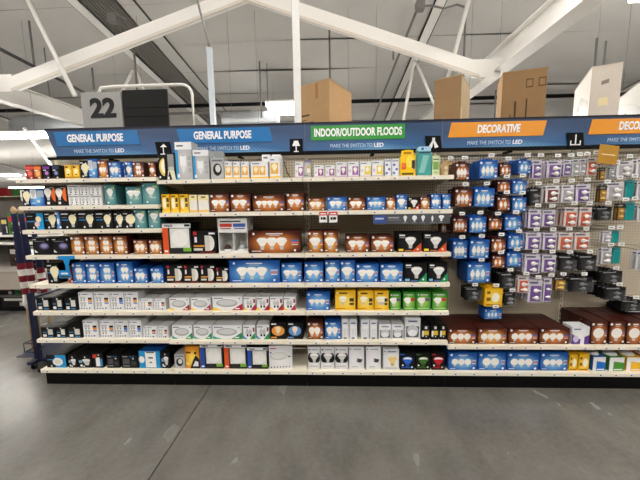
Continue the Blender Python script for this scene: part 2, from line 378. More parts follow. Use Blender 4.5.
# long suspended rows over the aisles behind this one
p = atZ(48, 136.5, 3.2)
for k in range(8): fixture(p.x-1.9+k*2.6-(2.6 if k == 0 else 0)*0, p.y, 3.2, 2.5, 'suspended fluorescent fixture over the next aisle, ' + ('bright strip left of the header sign', 'behind the number sign', 'third from left', 'fourth from left', 'fifth from left', 'sixth from left', 'seventh from left', 'rightmost')[k], w=.34, hw=.40)
for Y, Z, nm, xs in ((14.3, 3.2, 'second aisle behind', (-24, -20, -16, -12, -8, -4, 0, 4, 8, 12)), (21, 2.85, 'far aisle', (-30, -25, -20, -15, -10, -5, 0, 5, 10))):
    for k, x in enumerate(xs): fixture(x, Y, Z, 3.4, 'suspended fluorescent fixture over the %s, %s from left' % (nm, ORD[k]), w=.4)

# ================================================================== the shelving
W = 1.2192
HB = .168
BAYS = ['leftmost bay', 'second bay', 'third bay', 'fourth bay', 'fifth bay']
SH = {0: [1.876, 1.648, 1.444, 1.22, .961, .714, .456], 1: [1.85, 1.576, 1.22, .961, .714, .448], 2: [1.85, 1.576, 1.22, .961, .714, .448], 3: [.41], 4: [.41]}
SHN = {0: ['top shelf', 'second shelf', 'third shelf', 'fourth shelf', 'fifth shelf', 'sixth shelf', 'seventh shelf'],
       1: ['top shelf', 'second shelf', 'third shelf', 'fourth shelf', 'fifth shelf', 'sixth shelf']}
pegm = peg_mat(); tagp = P((238, 238, 236), .5); tagd = P((60, 62, 70), .6); tagr = P((196, 60, 50), .5)
DEPTH = .41
def shelf_board(bay, z, parent, base=False):
    b = MB(); x0, x1 = .002, W-.002
    b.box(x0, x1, .012, DEPTH, z-.022, z, cream)
    b.box(x0, x1, -.012, .012, z-.034, z, cream)
    s = b.build('base_deck' if base else 'shelf', parent)
    b = MB(); b.box(x0, x1, -.0165, -.0122, z-.033, z-.004, cream_rail); b.box(x0, x1, -.018, -.0122, z-.006, z-.003, cream_rail); b.build('price_rail', s)
    b = MB(); x = .04+random.random()*.05
    while x < W-.08:
        b.box(x, x+.036, -.0178, -.0166, z-.028, z-.009, tagp)
        b.box(x+.003, x+.016, -.0182, -.0179, z-.024, z-.015, tagd if random.random() < .8 else tagr)
        x += random.uniform(.1, .22)
    tag(b.build('price_labels', s), kind='stuff')
    return s
for n in range(5):
    t = empty('shelving_bay', (n*W, 0, 0))
    zt = 2.06
    if n == 0: bl = 'leftmost cream steel shelving bay beside the rolled flags, with seven shelves'
    elif n in (1, 2): bl = ('second', 'third')[n-1] + ' cream shelving bay from the left with six shelves'
    else: bl = ('fourth', 'fifth')[n-3] + ' shelving bay from the left with pegboard over a low shelf'
    tag(t, bl, 'shelving', 'shelving bays')
    o = MB(); o.box(.016, W-.016, DEPTH+.006, DEPTH+.016, HB, zt, pegm); o.build('pegboard', t)
    for s in ((0, 1) if n == 4 else (0,)):
        o = MB(); o.box(s*W-.014, s*W+.014, DEPTH+.002, DEPTH+.06, 0, zt+.03, cream)
        for k in range(34): o.box(s*W-.004, s*W+.004, DEPTH+.0015, DEPTH+.003, .3+k*.05, .3+k*.05+.03, dark)
        o.build('upright', t)
    shelf_board(n, HB, t, True)
    o = MB(); o.box(.002, W-.002, .03, .045, 0, HB-.036, black); o.box(.002 if n else .03, W-.002, .045, DEPTH, .0, .02, black); o.build('kick_plate', t)
    if n == 0:
        o = MB(); o.box(.004, .016, .045, DEPTH, .02, HB-.036, black); o.build('kick_side', t)
        o = MB(); o.box(-.03, .0015, -.01, .03, HB-.034, HB-.006, black); o.build('corner_cap', t)
    for z in SH[n]:
        s = shelf_board(n, z, t)
        for e in (.006, W-.012):
            o = MB(); o.face([(e, DEPTH, z-.022), (e, .05, z-.03), (e, DEPTH, z-.075)], cream); o.face([(e+.003, DEPTH, z-.022), (e+.003, DEPTH, z-.075), (e+.003, .05, z-.03)], cream)
            o.face([(e, .05, z-.03), (e+.003, .05, z-.03), (e+.003, DEPTH, z-.075), (e, DEPTH, z-.075)], cream); o.build('bracket', s)
    o = MB(); o.box(.002, W-.002, DEPTH+.06, 1.3, 2.1, 2.12, cream); o.build('top_deck', t)
    o = MB(); o.box(.002, W-.002, .3165, .335, 2.075, 2.10, black); o.box(W/2-.015, W/2+.015, .3165, DEPTH+.02, 2.06, 2.075, black); o.build('header_bracket', t)

# header signs
sm = sign_mat(); white = P((240, 242, 245), .4, var=.02); 
SB, ST = 2.105, 2.338
def header(n, rgb, text, plate, tw, tagx, icon, label):
    """plate / tagx are metres from the bay's left edge"""
    t = empty('header_sign', (n*W, .30, SB)); h = ST-SB
    o = MB(); xl0, xl1 = (.115, .028) if n == 0 else (.001, .001); xr = W-.001
    o.v += [(xl0, 0, 0), (xr, 0, 0), (xr, 0, h), (xl1, 0, h), (xl0, .008, 0), (xr, .008, 0), (xr, .008, h), (xl1, .008, h)]
    for q in ((0, 1, 2, 3), (7, 6, 5, 4), (0, 4, 5, 1), (1, 5, 6, 2), (2, 6, 7, 3), (3, 7, 4, 0)): o.f.append(list(q)); o.mi.append(o.m(sm))
    o.build('panel', t)
    o = MB(); o.box(xl1, xr, -.006, .014, h, h+.016, P((24, 30, 48), .4)); o.build('top_trim', t)
    o = MB(); o.box(xl0+.0, xr, -.008, .014, -.03, 0, black); o.build('bottom_rail', t)
    x0, x1 = plate; sl = .025; z0, z1 = h*.39, h*.93
    o = MB(); f4 = [(x0+(sl if n < 2 else 0), -.006, z0), (x1+(sl if n < 2 else (-sl*.0 if n == 2 else -sl)), -.006, z0), (x1, -.006, z1), (x0+(0 if n < 3 else sl), -.006, z1)]
    bk = [(a, -.0005, c) for a, _, c in f4]
    i = len(o.v); o.v += f4+bk
    pm = P(rgb, .3, var=.03)
    for q in ((0, 1, 2, 3), (0, 4, 5, 1), (1, 5, 6, 2), (2, 6, 7, 3), (3, 7, 4, 0)): o.f.append(list(q)); o.mi.append(o.m(pm))
    o.build('category_plate', t)
    cx = (x0+x1)/2 if tw[1] is None else tw[1]
    text_mesh('category_lettering', text, .092, white, t, (cx, -.0072, (z0+z1)/2), .0008, .0034, .0 if n < 3 else .12, width=tw[0])
    text_mesh('tagline_lettering', 'MAKE THE SWITCH TO', .046, P((190, 214, 236), .4), t, (tagx-.055, -.0015, h*.17), .0006, 0, .0 if n < 3 else .12, width=.375)
    text_mesh('tagline_lettering', 'LED', .048, white, t, (tagx+.19, -.0015, h*.17), .0006, .0014, .0 if n < 3 else .12, width=.085)
    if icon:
        o = MB(); a0, a1 = W-.155, W-.02; e = .018
        o.face([(a0+e, -.014, -.02), (a1+e, -.014, -.02), (a1, -.014, h*.46), (a0, -.014, h*.46)] if n != 1 else [(a0+e, -.014, -.02), (a1, -.014, -.02), (a1, -.014, h*.46), (a0+e, -.014, h*.46)], black)
        pl = o.v[-4:]; o.face([(p[0], -.0075, p[2]) for p in reversed(pl)], black)
        for i in range(4): j = (i+1) % 4; o.face([pl[j], pl[i], (pl[i][0], -.0075, pl[i][2]), (pl[j][0], -.0075, pl[j][2])], black)
        ic = o.build('icon_tag', t)
        o = MB(); c = W-.08; y = -.0148
        def q(*pts): o.face([(c+a, y, zz) for a, zz in pts], white)
        if icon == 'desk': q((-.03, .06), (.005, .088), (.035, .06)); q((-.004, .0), (.006, .0), (.002, .062), (-.006, .062)); q((-.03, -.006), (.03, -.006), (.03, .002), (-.03, .002))
        if icon == 'table': q((-.035, .045), (.035, .045), (.018, .09), (-.018, .09)); q((-.005, .0), (.005, .0), (.005, .045), (-.005, .045)); q((-.022, -.008), (.022, -.008), (.022, .001), (-.022, .001))
        if icon == 'flood': q((-.045, .01), (-.015, .0), (.0, .05), (-.012, .065)); q((.045, .01), (.012, .0), (.0, .05), (.012, .065)); q((-.012, .05), (.012, .05), (.012, .09), (-.012, .09))
        if icon == 'chandelier': q((-.045, .0), (.045, .0), (.045, .01), (-.045, .01)); q((-.045, .01), (-.035, .01), (-.035, .04), (-.045, .04)); q((.035, .01), (.045, .01), (.045, .04), (.035, .04)); q((-.006, .0), (.006, .0), (.006, .09), (-.006, .09))
        o.build('icon_print', ic)
    return tag(t, label, 'sign', 'blue header signs')
header(0, (20, 112, 178), 'GENERAL PURPOSE', (.11, .90), (.53, .5), .53, 'desk', 'blue GENERAL PURPOSE header sign with slanted left end, under number 22')
header(1, (20, 112, 178), 'GENERAL PURPOSE', (.05, .90), (.53, .47), .48, 'table', 'blue GENERAL PURPOSE header sign between slanted end panel and floods sign')
header(2, (52, 150, 60), 'INDOOR/OUTDOOR FLOODS', (.055, .89), (.78, None), .47, 'flood', 'blue header sign with green INDOOR/OUTDOOR FLOODS plate')
header(3, (232, 152, 34), 'DECORATIVE', (.05, .89), (.37, .48), .46, 'chandelier', 'blue header sign with a whole orange DECORATIVE plate')
header(4, (232, 152, 34), 'DECORATIVE', (.03, .87), (.37, .46), .44, None, 'blue header sign with orange DECORATIVE plate cut off at right edge')

# number sign on the pipe frame, black slatted board beside it
t = empty('aisle_number_sign', (.31, .42, 2.12)); 
o = MB(); o.box(0, .385, 0, .02, .262, .585, P((156, 156, 154), .5, .1, var=.2, scale=90)); o.build('panel', t)
text_mesh('number_lettering', '22', .235, P((24, 24, 26), .5), t, (.205, -.002, .43), .0015, .010, width=.25)
o = MB(); o.box(.1, .13, .02, .04, 0, .5, dark); o.box(.28, .31, .02, .04, 0, .5, dark); o.build('bracket', t)
tag(t, 'grey metal aisle sign with a black number 22', 'sign')
t = empty('slatted_board', (.70, .43, 2.12))
o = MB()
o.box(0, .435, .006, .02, .24, .60, P((14, 14, 14), .6, spec=.2)); o.box(.1, .13, .02, .04, 0, .5, dark); o.box(.3, .33, .02, .04, 0, .5, dark); o.build('backing', t)
for k, (a, c) in enumerate(((.255, .352), (.358, .432), (.438, .592))):
    o = MB(); o.box(.002, .433, 0, .006, a, c, P((26, 26, 25), .6, spec=.2)); o.build('slat', t)
tag(t, 'blank black slatted board to the right of number 22', 'sign')
o = MB(); pts = [(.40, 0, 0), (.40, 0, .62), (.42, 0, .655), (.55, 0, .665), (1.22, 0, .665)] + [(1.22+.1*math.sin(a), 0, .565+.1*math.cos(a)) for a in (.4, .8, 1.2, 1.57)] + [(1.32, 0, 0)]
o.tube(pts, .013, steel, n=10)
tag(o.build('pipe_frame', loc=(.02, .52, 2.12)), 'bent white pipe frame around the number sign', 'frame')
# power poles
t = empty('power_pole', (2.365, .42, 2.12)); o = MB(); o.box(-.031, .031, 0, .05, 0, 4.1, P((236, 236, 234), .4)); o.build('shaft', t); o = MB(); o.box(-.034, -.0312, -.002, .052, 0, 4.1, galv); o.build('side_channel', t)
tag(t, 'tall white square pole in front of the large brown carton', 'pole', 'power poles')
t = empty('power_pole', (1.56, .42, 2.12)); o = MB(); o.box(-.022, .022, 0, .04, 0, .95, P((205, 214, 222), .35, .3)); o.build('shaft', t)
o = MB(); o.tube([(0, .02, .95), (-.01, .03, 1.0), (-.19, .3, 1.5), (-.5, .8, 3.7)], .012, greypipe); o.build('cable', t)
tag(t, 'shorter grey power pole with a cable, above second header sign', 'pole', 'power poles')

# cardboard boxes standing on the top deck
def kraft(rgb):
    return P(rgb, .75, var=.1, scale=8)
def top_box(near, dl, dr, ztop, name, label, m1, m2, extra=None, base=2.12):
    """near corner (x,y), vectors along the left and right visible faces"""
    t = empty(name, (near[0], near[1], base)); h = ztop-base
    A = Vector((0, 0)); L_ = Vector(dl); R_ = Vector(dr); Bk = L_+R_
    o = MB(); cs = [A, R_, Bk, L_]
    for i in range(4):
        p, q = cs[i], cs[(i+1) % 4]
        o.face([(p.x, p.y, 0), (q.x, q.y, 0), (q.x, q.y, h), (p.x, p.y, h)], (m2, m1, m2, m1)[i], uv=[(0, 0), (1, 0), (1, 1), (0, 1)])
    o.face([(p.x, p.y, h) for p in cs], m1); o.face([(p.x, p.y, 0) for p in reversed(cs)], m1); o.build('carton', t)
    def on(side, pts, mat, nm, eps=.0015):
        v = L_ if side == 'L' else R_; nrm = Vector((v.y, -v.x)).normalized() * (1 if side == 'R' else -1)
        oo = MB()
        pp = [(v.x*u + nrm.x*eps, v.y*u + nrm.y*eps, w*h) for u, w in pts]
        oo.face(pp, mat); return oo.build(nm, t)
    if extra: extra(on)
    # open flap edges on top
    o = MB()
    for p, q in zip(cs, cs[1:]+cs[:1]): o.bar((p.x, p.y, h+.003), (q.x, q.y, h+.003), .006, .006, m2)
    o.build('flap_edge', t)
    return tag(t, label, 'box', 'boxes on top of the shelving')
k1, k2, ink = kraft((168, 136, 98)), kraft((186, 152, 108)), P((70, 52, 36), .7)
def ex1(on):
    on('L', [(.30, .78), (.38, .78), (.38, .985), (.30, .985)], P((150, 108, 66), .6), 'tape')
    for k in range(4): on('L', [(.45 if k % 2 else .62, .50-.04*k), (.97, .50-.04*k), (.97, .51-.04*k), (.45 if k % 2 else .62, .51-.04*k)], ink, 'printed_line')
    on('L', [(.55, .56), (.97, .56), (.97, .585), (.55, .585)], ink, 'printed_line')
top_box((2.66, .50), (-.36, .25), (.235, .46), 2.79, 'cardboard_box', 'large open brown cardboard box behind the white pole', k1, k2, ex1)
def ex2(on):
    on('R', [(.0, .0), (.12, .0), (.1, .6), (.0, .55)], P((226, 206, 160), .5), 'torn_tape')
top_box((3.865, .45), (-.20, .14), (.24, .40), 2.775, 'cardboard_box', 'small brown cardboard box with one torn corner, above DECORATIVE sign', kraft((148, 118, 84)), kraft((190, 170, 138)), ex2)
def ex3(on):
    for k in (0, 1):
        u = .46-.28*k; on('L', [(u, .78), (u-.16, .78), (u-.16, .89), (u, .89)], P((92, 70, 48), .7), 'printed_mark'); on('L', [(u-.02, .795), (u-.14, .795), (u-.14, .875), (u-.02, .875)], kraft((152, 120, 84)), 'printed_mark', .002)
    on('L', [(.70, .1), (.66, .1), (.66, .62), (.70, .62)], ink, 'printed_line'); on('L', [(.44, .2), (.41, .2), (.41, .64), (.44, .64)], ink, 'printed_line'); on('L', [(.8, .1), (.77, .1), (.77, .45), (.8, .45)], ink, 'printed_line')
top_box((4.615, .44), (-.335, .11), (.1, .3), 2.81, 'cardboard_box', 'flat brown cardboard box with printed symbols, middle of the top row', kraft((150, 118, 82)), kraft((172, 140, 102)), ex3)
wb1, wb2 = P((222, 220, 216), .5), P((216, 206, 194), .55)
def ex4(on):
    on('L', [(.08, .34), (.95, .34), (.95, .62), (.5, .76), (.08, .6)], P((168, 166, 166), .4), 'printed_photo'); on('L', [(.5, .4), (.85, .4), (.85, .6), (.6, .66)], P((84, 82, 82), .4), 'printed_photo', .0025)
    on('R', [(.3, .5), (.62, .5), (.62, .6), (.3, .6)], P((238, 222, 176), .5), 'shipping_label'); on('R', [(.35, .76), (.6, .78), (.6, .83), (.35, .81)], P((140, 130, 120), .6), 'printed_mark')
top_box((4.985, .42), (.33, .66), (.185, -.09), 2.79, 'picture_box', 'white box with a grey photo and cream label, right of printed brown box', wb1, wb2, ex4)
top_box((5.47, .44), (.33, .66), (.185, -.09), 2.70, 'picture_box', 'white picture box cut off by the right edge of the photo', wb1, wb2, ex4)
o = MB(); o.lathe([(.001, .12), (.1, .1), (.17, .03), (.18, 0)], P((170, 40, 46), .5), n=14); tag(o.build('red_package', loc=(Xat(375, .8, 2.36), .8, 2.29)), 'rounded red package top just over the floods sign', 'package')
bpy.data.objects['red_package'].location.z = 2.36-.1
o = MB(); o.carton(.3, .2, .14, P((150, 36, 40), .5)); tag(o.build('red_package', loc=(Xat(375, .8, 2.3), .7, 2.12)), 'red carton under the rounded red package behind floods sign', 'package')

# ================================================================== products
SCH = {  # scheme: base ink, halo ink, colour word
    'M': ((66, 24, 18), (226, 136, 62), 'maroon'), 'O': ((104, 44, 20), (250, 176, 84), 'orange-brown'), 'D': ((58, 20, 20), (120, 50, 34), 'dark maroon'),
    'B': ((22, 84, 168), (120, 184, 234), 'blue'), 'K': ((13, 13, 15), (30, 30, 34), 'black'), 'T': ((66, 124, 130), (122, 168, 168), 'teal'),
    'Y': ((238, 184, 26), (252, 220, 96), 'yellow'), 'G': ((48, 134, 40), (150, 204, 84), 'green'), 'W': ((226, 228, 232), (240, 240, 242), 'white'),
    'N': ((176, 178, 180), (200, 200, 202), 'grey'), 'R': ((150, 30, 34), (220, 90, 70), 'red'), 'A': ((206, 170, 120), (236, 206, 150), 'tan')}
KINDS = {'A': 'pear bulb', 'G': 'globe bulb', 'F': 'flood bulb', 'C': 'candle bulb', 'L': 'tube lamp'}
bulbw = P((244, 242, 236), .35, var=.02); bulbg = P((196, 198, 200), .35); bulby = P((246, 236, 200), .35)
inkw = P((236, 238, 242), .4, var=.02); inkk = P((28, 28, 30), .45)
class Art:
    """flat print on a face at y=0; picture and lettering go to separate parts"""
    def __init__(s, w, h): s.w, s.h = w, h; s.pic = MB(); s.lab = MB(); s.n = 0
    def poly(s, pts, mat, pic=False):
        s.n += 1; y = -.0004 - .00012*s.n
        (s.pic if pic else s.lab).face([((u-.5)*s.w, y, v*s.h) for u, v in pts], mat)
    def rect(s, u0, v0, u1, v1, mat, pic=False): s.poly([(u0, v0), (u1, v0), (u1, v1), (u0, v1)], mat, pic)
    def ell(s, u, v, ru, rv, mat, pic=False, n=14, a0=0, a1=2*PI): s.poly([(u+ru*math.cos(a0+(a1-a0)*k/n), v+rv*math.sin(a0+(a1-a0)*k/n)) for k in range(n if abs(a1-a0-2*PI) < .01 else n+1)], mat, pic)
    def disc(s, u, v, r, mat, pic=False, n=12): s.ell(u, v, r/s.w, r/s.h, mat, pic, n)       # r in metres
    def bulb(s, k, u, v, hm, mat=None, base=None):
        """bulb picture of height hm metres centred on (u, v)"""
        mat = mat or bulbw; base = base or bulbg
        def S(pts): return [(u+a*hm/s.w, v+c*hm/s.h) for a, c in pts]
        if k == 'A':
            s.poly(S([(-.11, -.5), (.11, -.5), (.12, -.28), (-.12, -.28)]), base, True)
            s.poly(S([(-.12, -.28), (.12, -.28)] + [(.31*math.cos(t), .19+.31*math.sin(t)) for t in [-.5+i*(PI+1)/10 for i in range(11)]]), mat, True)
        elif k == 'G':
            s.poly(S([(-.12, -.5), (.12, -.5), (.13, -.3), (-.13, -.3)]), base, True)
            s.poly(S([(.4*math.cos(i*PI/7), .1+.4*math.sin(i*PI/7)) for i in range(14)]), mat, True)
        elif k == 'F':
            s.poly(S([(-.13, -.5), (.13, -.5), (.16, -.2), (-.16, -.2)]), base, True)
            s.poly(S([(-.16, -.2), (.16, -.2), (.46, .22), (.40, .38), (.2, .48), (-.2, .48), (-.40, .38), (-.46, .22)]), mat, True)
            s.poly(S([(-.38, .24), (.38, .24), (.3, .38), (.0, .44), (-.3, .38)]), P((252, 250, 246), .35, var=.02), True)
        elif k == 'C':
            s.poly(S([(-.1, -.5), (.1, -.5), (.11, -.25), (-.11, -.25)]), base, True)
            s.poly(S([(-.11, -.25), (.11, -.25), (.2, -.02), (.15, .22), (0, .5), (-.15, .22), (-.2, -.02)]), mat, True)
        elif k == 'L':
            s.poly(S([(-.1, -.5), (.1, -.5), (.1, -.4), (-.1, -.4)]), base, True)
            s.poly(S([(-.14, -.4), (.14, -.4), (.16, .42), (.0, .5), (-.16, .42)]), mat, True)
def a_std(A, sc, kind, n, tagc=None, grid=False):
    """big-brand bulb carton: roundel, title, row of bulbs, coloured data tag, white dot"""
    w, h = A.w, A.h; r = min(.011, h*.07)
    A.disc(.10, .88, r, inkw)
    A.rect(.34, .85, .66, .90, inkw); A.rect(.40, .79, .60, .815, P((200, 210, 224), .4))
    A.rect(.82, .52, .96, .60, P(tagc or (70, 120, 190), .4)); A.rect(.82, .43, .96, .50, P((214, 120, 110), .4)); A.rect(.83, .36, .95, .40, inkw)
    A.disc(.89, .12, r*.9, inkw); A.rect(.06, .08, .24, .11, inkw)
    if grid:
        hb = h*.32
        for i in range(2):
            for j in range(2): A.bulb(kind, .40+.0+.21*(i-.0)*1.0, .30+.30*j, hb)
    else:
        hb = min(h*.56, .74*w/n/(.85 if kind in 'FG' else .6))
        if kind == 'C': hb = h*.56
        st = min(hb*.78/w, .68/n) if kind in 'FG' else min(hb*.62/w, .68/n)
        for i in range(n): A.bulb(kind, .45+(i-(n-1)/2)*st, .44, hb)
def a_small_white(A, sc, kind, n, tagc=None):
    c = P(tagc or (220, 150, 60), .4)
    for i in range(2):
        for j in range(2): A.bulb('A', .2+.2*i, .35+.3*j, A.h*.26, bulbg, inkk)
    A.disc(.12, .9, .006, P((40, 70, 150), .4)); A.rect(.28, .88, .66, .92, P((70, 90, 140), .5))
    A.rect(.66, .60, .92, .72, inkk); A.rect(.66, .47, .92, .59, c); A.rect(.66, .36, .92, .45, P((120, 150, 200), .4)); A.disc(.72, .12, .007, inkk)
    for k in range(3): A.rect(.12+.18*k, .08, .22+.18*k, .14, P((90, 94, 104), .5))
def a_black_bulb(A, kind='A', blue=True):
    A.rect(.06, .84, .44, .90, inkw); A.rect(.06, .5, .44, .56, P((40, 130, 200), .4)); A.rect(.06, .66, .36, .69, P((150, 150, 155), .4))
    A.bulb(kind, .70, .48, A.h*.72, bulby); A.disc(.35, .12, .008, inkw); A.disc(.88, .84, .006, inkw)
def a_black_blue(A):
    A.rect(.62, 0, 1, 1, P((30, 150, 214), .35)); A.bulb('G', .72, .58, A.h*.45, bulby); A.bulb('G', .62, .28, A.h*.4, P((236, 206, 204), .4))
    A.rect(.06, .46, .52, .52, P((60, 150, 210), .4)); A.rect(.08, .78, .4, .82, P((170, 172, 176), .4)); A.disc(.42, .12, .008, inkw)
def a_bulb_orange(A):
    A.bulb('A', .3, .58, A.h*.6); A.ell(.98, .55, .38, .34, P((236, 112, 44), .4), n=12, a0=PI/2, a1=3*PI/2); A.rect(.15, .08, .4, .2, inkw); A.rect(.5, .88, .9, .92, P((150, 150, 150), .4))
def a_blue_pack(A):
    A.rect(.08, .42, .48, .92, inkw); A.bulb('A', .28, .68, A.h*.42, bulbg); A.rect(.55, .5, .98, .85, P((176, 186, 196), .3)); A.rect(.1, .12, .4, .2, P((150, 200, 235), .4)); A.rect(.5, .2, .7, .32, inkw)
def a_white_two(A):
    for i in range(2): A.bulb('A', .3+.4*i, .5, A.h*.55, bulbg, inkk)
    A.rect(.08, .84, .92, .92, P((90, 90, 96), .4)); A.rect(.1, .06, .3, .12, inkk); A.rect(.6, .06, .8, .12, inkk)
def a_teal(A, kind='F', n=1):
    for i in range(n): A.bulb(kind, .5+(i-(n-1)/2)*.36, .58, A.h*.5, P((232, 236, 232), .4), bulbg)
    A.disc(.28, .12, .008, inkw); A.disc(.1, .9, .005, inkw); A.rect(.5, .3, .8, .36, P((170, 200, 198), .4)); A.rect(.64, .78, .9, .9, P((170, 190, 120), .4))
def a_oval(A):
    A.ell(.62, .52, .26, .2, P((92, 88, 128), .3), True); A.ell(.62, .54, .18, .12, P((150, 150, 190), .3), True); A.rect(.05, .88, .22, .93, inkw); A.rect(.12, .78, .66, .82, P((130, 130, 134), .5)); A.poly([(.08, .14), (.08, .32), (.2, .2), (.26, .14)], inkw); A.disc(.85, .9, .007, inkw)
def a_vert(A, bg, c1, c2):
    A.rect(.0, .72, 1, .9, P(c1, .4)); A.disc(.55, .42, A.w*.27, P(c2, .4), True); A.rect(.2, .05, .45, .16, inkk); A.rect(.6, .06, .8, .14, inkw); A.rect(.12, .6, .5, .66, inkw)
def a_yellow_small(A):
    A.bulb('A', .5, .5, A.h*.5, P((250, 238, 190), .4), inkk); A.rect(.1, .82, .5, .92, inkk); A.rect(.1, .06, .9, .14, P((160, 110, 20), .4))
def a_yellow_tube(A):
    A.ell(.32, .5, .2, .3, P((246, 240, 220), .4), True); A.rect(.6, .58, .9, .82, P((70, 66, 50), .5)); A.rect(.6, .3, .9, .5, P((120, 100, 40), .5)); A.rect(.1, .86, .6, .94, P((90, 70, 20), .4)); A.rect(0, 0, 1, .12, P((250, 210, 70), .4))
def a_cream(A):
    A.rect(.0, .6, 1, 1, P((240, 226, 170), .4)); A.rect(.12, .18, .88, .7, P((236, 232, 224), .4), True); A.rect(.0, .0, 1, .14, P((238, 200, 120), .4)); A.rect(.3, .84, .7, .92, P((120, 100, 60), .4))
def a_white_yellow(A, n=1):
    A.rect(.0, .0, 1, .1, P((240, 200, 80), .4))
    for i in range(n):
        u0 = .12+.76*i/n; u1 = .12+.76*(i+1)/n-.04
        A.rect(u0, .2, u1, .72, P((240, 178, 46), .4)); A.bulb('A', (u0+u1)/2, .48, A.h*.42, P((252, 240, 200), .4))
    A.rect(.1, .84, .5, .9, P((120, 122, 128), .4))
def a_white_purple(A, c=(158, 86, 160)):
    A.rect(.4, .12, .94, .68, P(c, .4)); A.bulb('A', .66, .42, A.h*.42); A.rect(.08, .84, .6, .9, P((110, 112, 130), .4)); A.rect(.08, .3, .3, .5, P((206, 200, 214), .4)); A.rect(0, 0, 1, .06, P((200, 170, 200), .4))
def a_flower(A):
    for u, v in ((.3, .66), (.66, .4), (.3, .18)): A.disc(u, v, A.w*.2, P((120, 140, 206), .4), True); A.disc(u, v, A.w*.08, P((70, 80, 160), .4), True)
    A.rect(.1, .86, .9, .92, P((120, 130, 170), .4))
def a_arc(A):
    A.ell(.6, .45, .3, .28, P((236, 180, 120), .4), True); A.ell(.6, .42, .26, .22, P((170, 190, 120), .4), True); A.ell(.6, .4, .22, .15, P((240, 240, 240), .4), True); A.rect(.0, .86, 1, 1, P((130, 120, 150), .4)); A.rect(.08, .1, .5, .16, P((120, 120, 120), .4))
def a_halo(A, c, orange=False):
    A.rect(0, .86, 1, 1, inkw)
    A.rect(0, .0, .2, .86, P(c, .4)); A.rect(.2, .0, 1, .86, P((34, 34, 38), .4)); A.rect(.26, .2, .94, .84, P((226, 226, 222), .3), True); A.ell(.6, .52, .3, .28, P((240, 240, 238), .3), True)
    A.rect(.7, .08, .98, .2, P((120, 180, 60), .4)); A.rect(.78, .9, .98, .97, inkk); A.rect(.04, .06, .16, .12, inkw)
def a_blackred(A):
    A.rect(.06, .82, .2, .97, P((190, 40, 44), .4)); A.ell(.72, .46, .2, .34, P((230, 228, 222), .3), True); A.rect(.52, .12, .72, .80, P((208, 206, 200), .3), True); A.rect(.05, .3, .5, .38, P((214, 150, 60), .4)); A.rect(.05, .14, .42, .24, P((220, 220, 210), .4)); A.rect(.7, .85, .95, .93, inkw); A.rect(.1, .5, .2, .74, inkw); A.rect(.3, .02, .95, .08, P((120, 30, 30), .4))
def a_flat3(A, c1, c2):
    """wide carton: white oval reflector on pale ground with two coloured corner wedges"""
    A.ell(.48, .52, .36, .3, P((172, 174, 178), .35), True); A.ell(.48, .55, .30, .2, P((206, 208, 210), .35), True)
    A.poly([(1, 0), (1, .5), (.62, 0)], P(c1, .4)); A.poly([(0, 0), (.3, 0), (0, .22)], P(c2, .4)); A.rect(.06, .84, .36, .9, P((90, 90, 96), .4)); A.disc(.9, .86, .006, P((60, 70, 90), .4)); A.rect(.75, .08, .9, .16, inkw)
def a_flat2(A, c1, c2):
    for i in range(2): A.bulb('C', .36+.24*i, .5, A.h*.62, P((190, 192, 196), .4), inkk)
    A.poly([(1, 0), (1, .5), (.55, 0)], P(c1, .4)); A.poly([(0, 0), (.35, 0), (0, .25)], P(c2, .4)); A.rect(.06, .84, .5, .9, P((90, 90, 96), .4)); A.rect(.8, .55, .95, .85, P((140, 60, 66), .4))
def a_green(A, tagc):
    A.bulb('F', .36, .48, A.h*.5); A.rect(.6, .52, .94, .68, P(tagc, .4)); A.disc(.14, .88, .006, inkw); A.rect(.26, .85, .8, .9, inkw); A.rect(.1, .08, .9, .12, P((200, 230, 170), .4))
def a_ybox(A, n=1):
    for i in range(n): A.bulb('F', .38+.2*i, .5, A.h*.44, P((248, 240, 210), .4), bulbg)
    A.rect(.7, .44, .92, .62, P((60, 60, 50), .5)); A.rect(.7, .26, .92, .38, P((80, 76, 60), .5)); A.rect(.2, .84, .6, .9, inkk); A.disc(.1, .88, .006, inkw); A.rect(.04, .06, .5, .1, P((190, 130, 10), .4))
def a_blackflood(A, corner):
    A.bulb('F', .54, .5, A.h*.62, P((228, 230, 232), .3), P((206, 204, 200), .3)); A.poly([(1, .0), (1, .5), (.68, .12), (.6, 0)], P(corner, .4)); A.rect(.04, .05, .24, .17, P((246, 210, 50) if corner[0] > 100 else (120, 190, 220), .4))
    A.rect(.06, .84, .3, .92, inkw); A.rect(.06, .74, .4, .78, P((160, 160, 160), .4)); A.rect(.3, .04, .6, .1, P((190, 110, 70), .4) if corner[0] > 100 else P((90, 110, 190), .4)); A.disc(.84, .14, .008, inkw)
def a_bulbhalf(A):
    """white sleeve with a black arched window and a bulb showing"""
    A.ell(.22, .52, .22, .22, inkk, True); A.ell(.80, .52, .2, .22, inkk, True); A.poly([(.2, .3), (.8, .3), (.9, .44), (.1, .44)], inkk, True)
    A.bulb('F', .52, .52, A.h*.42, P((214, 214, 214), .35)); A.rect(.08, .86, .2, .92, P((40, 60, 140), .4)); A.rect(.3, .87, .84, .91, P((150, 150, 156), .4)); A.rect(.15, .12, .8, .16, P((190, 190, 194), .4))
def a_whitespot(A):
    A.ell(.68, .44, .2, .13, P((50, 50, 54), .4), True); A.ell(.66, .5, .22, .12, inkw, True); A.poly([(.5, .5), (.62, .36), (.8, .3), (.86, .46)], P((70, 70, 74), .4), True); A.rect(.3, .88, .8, .92, P((150, 154, 166), .4)); A.disc(.1, .9, .006, P((40, 70, 150), .4)); A.rect(.2, .1, .6, .14, P((180, 180, 186), .4))
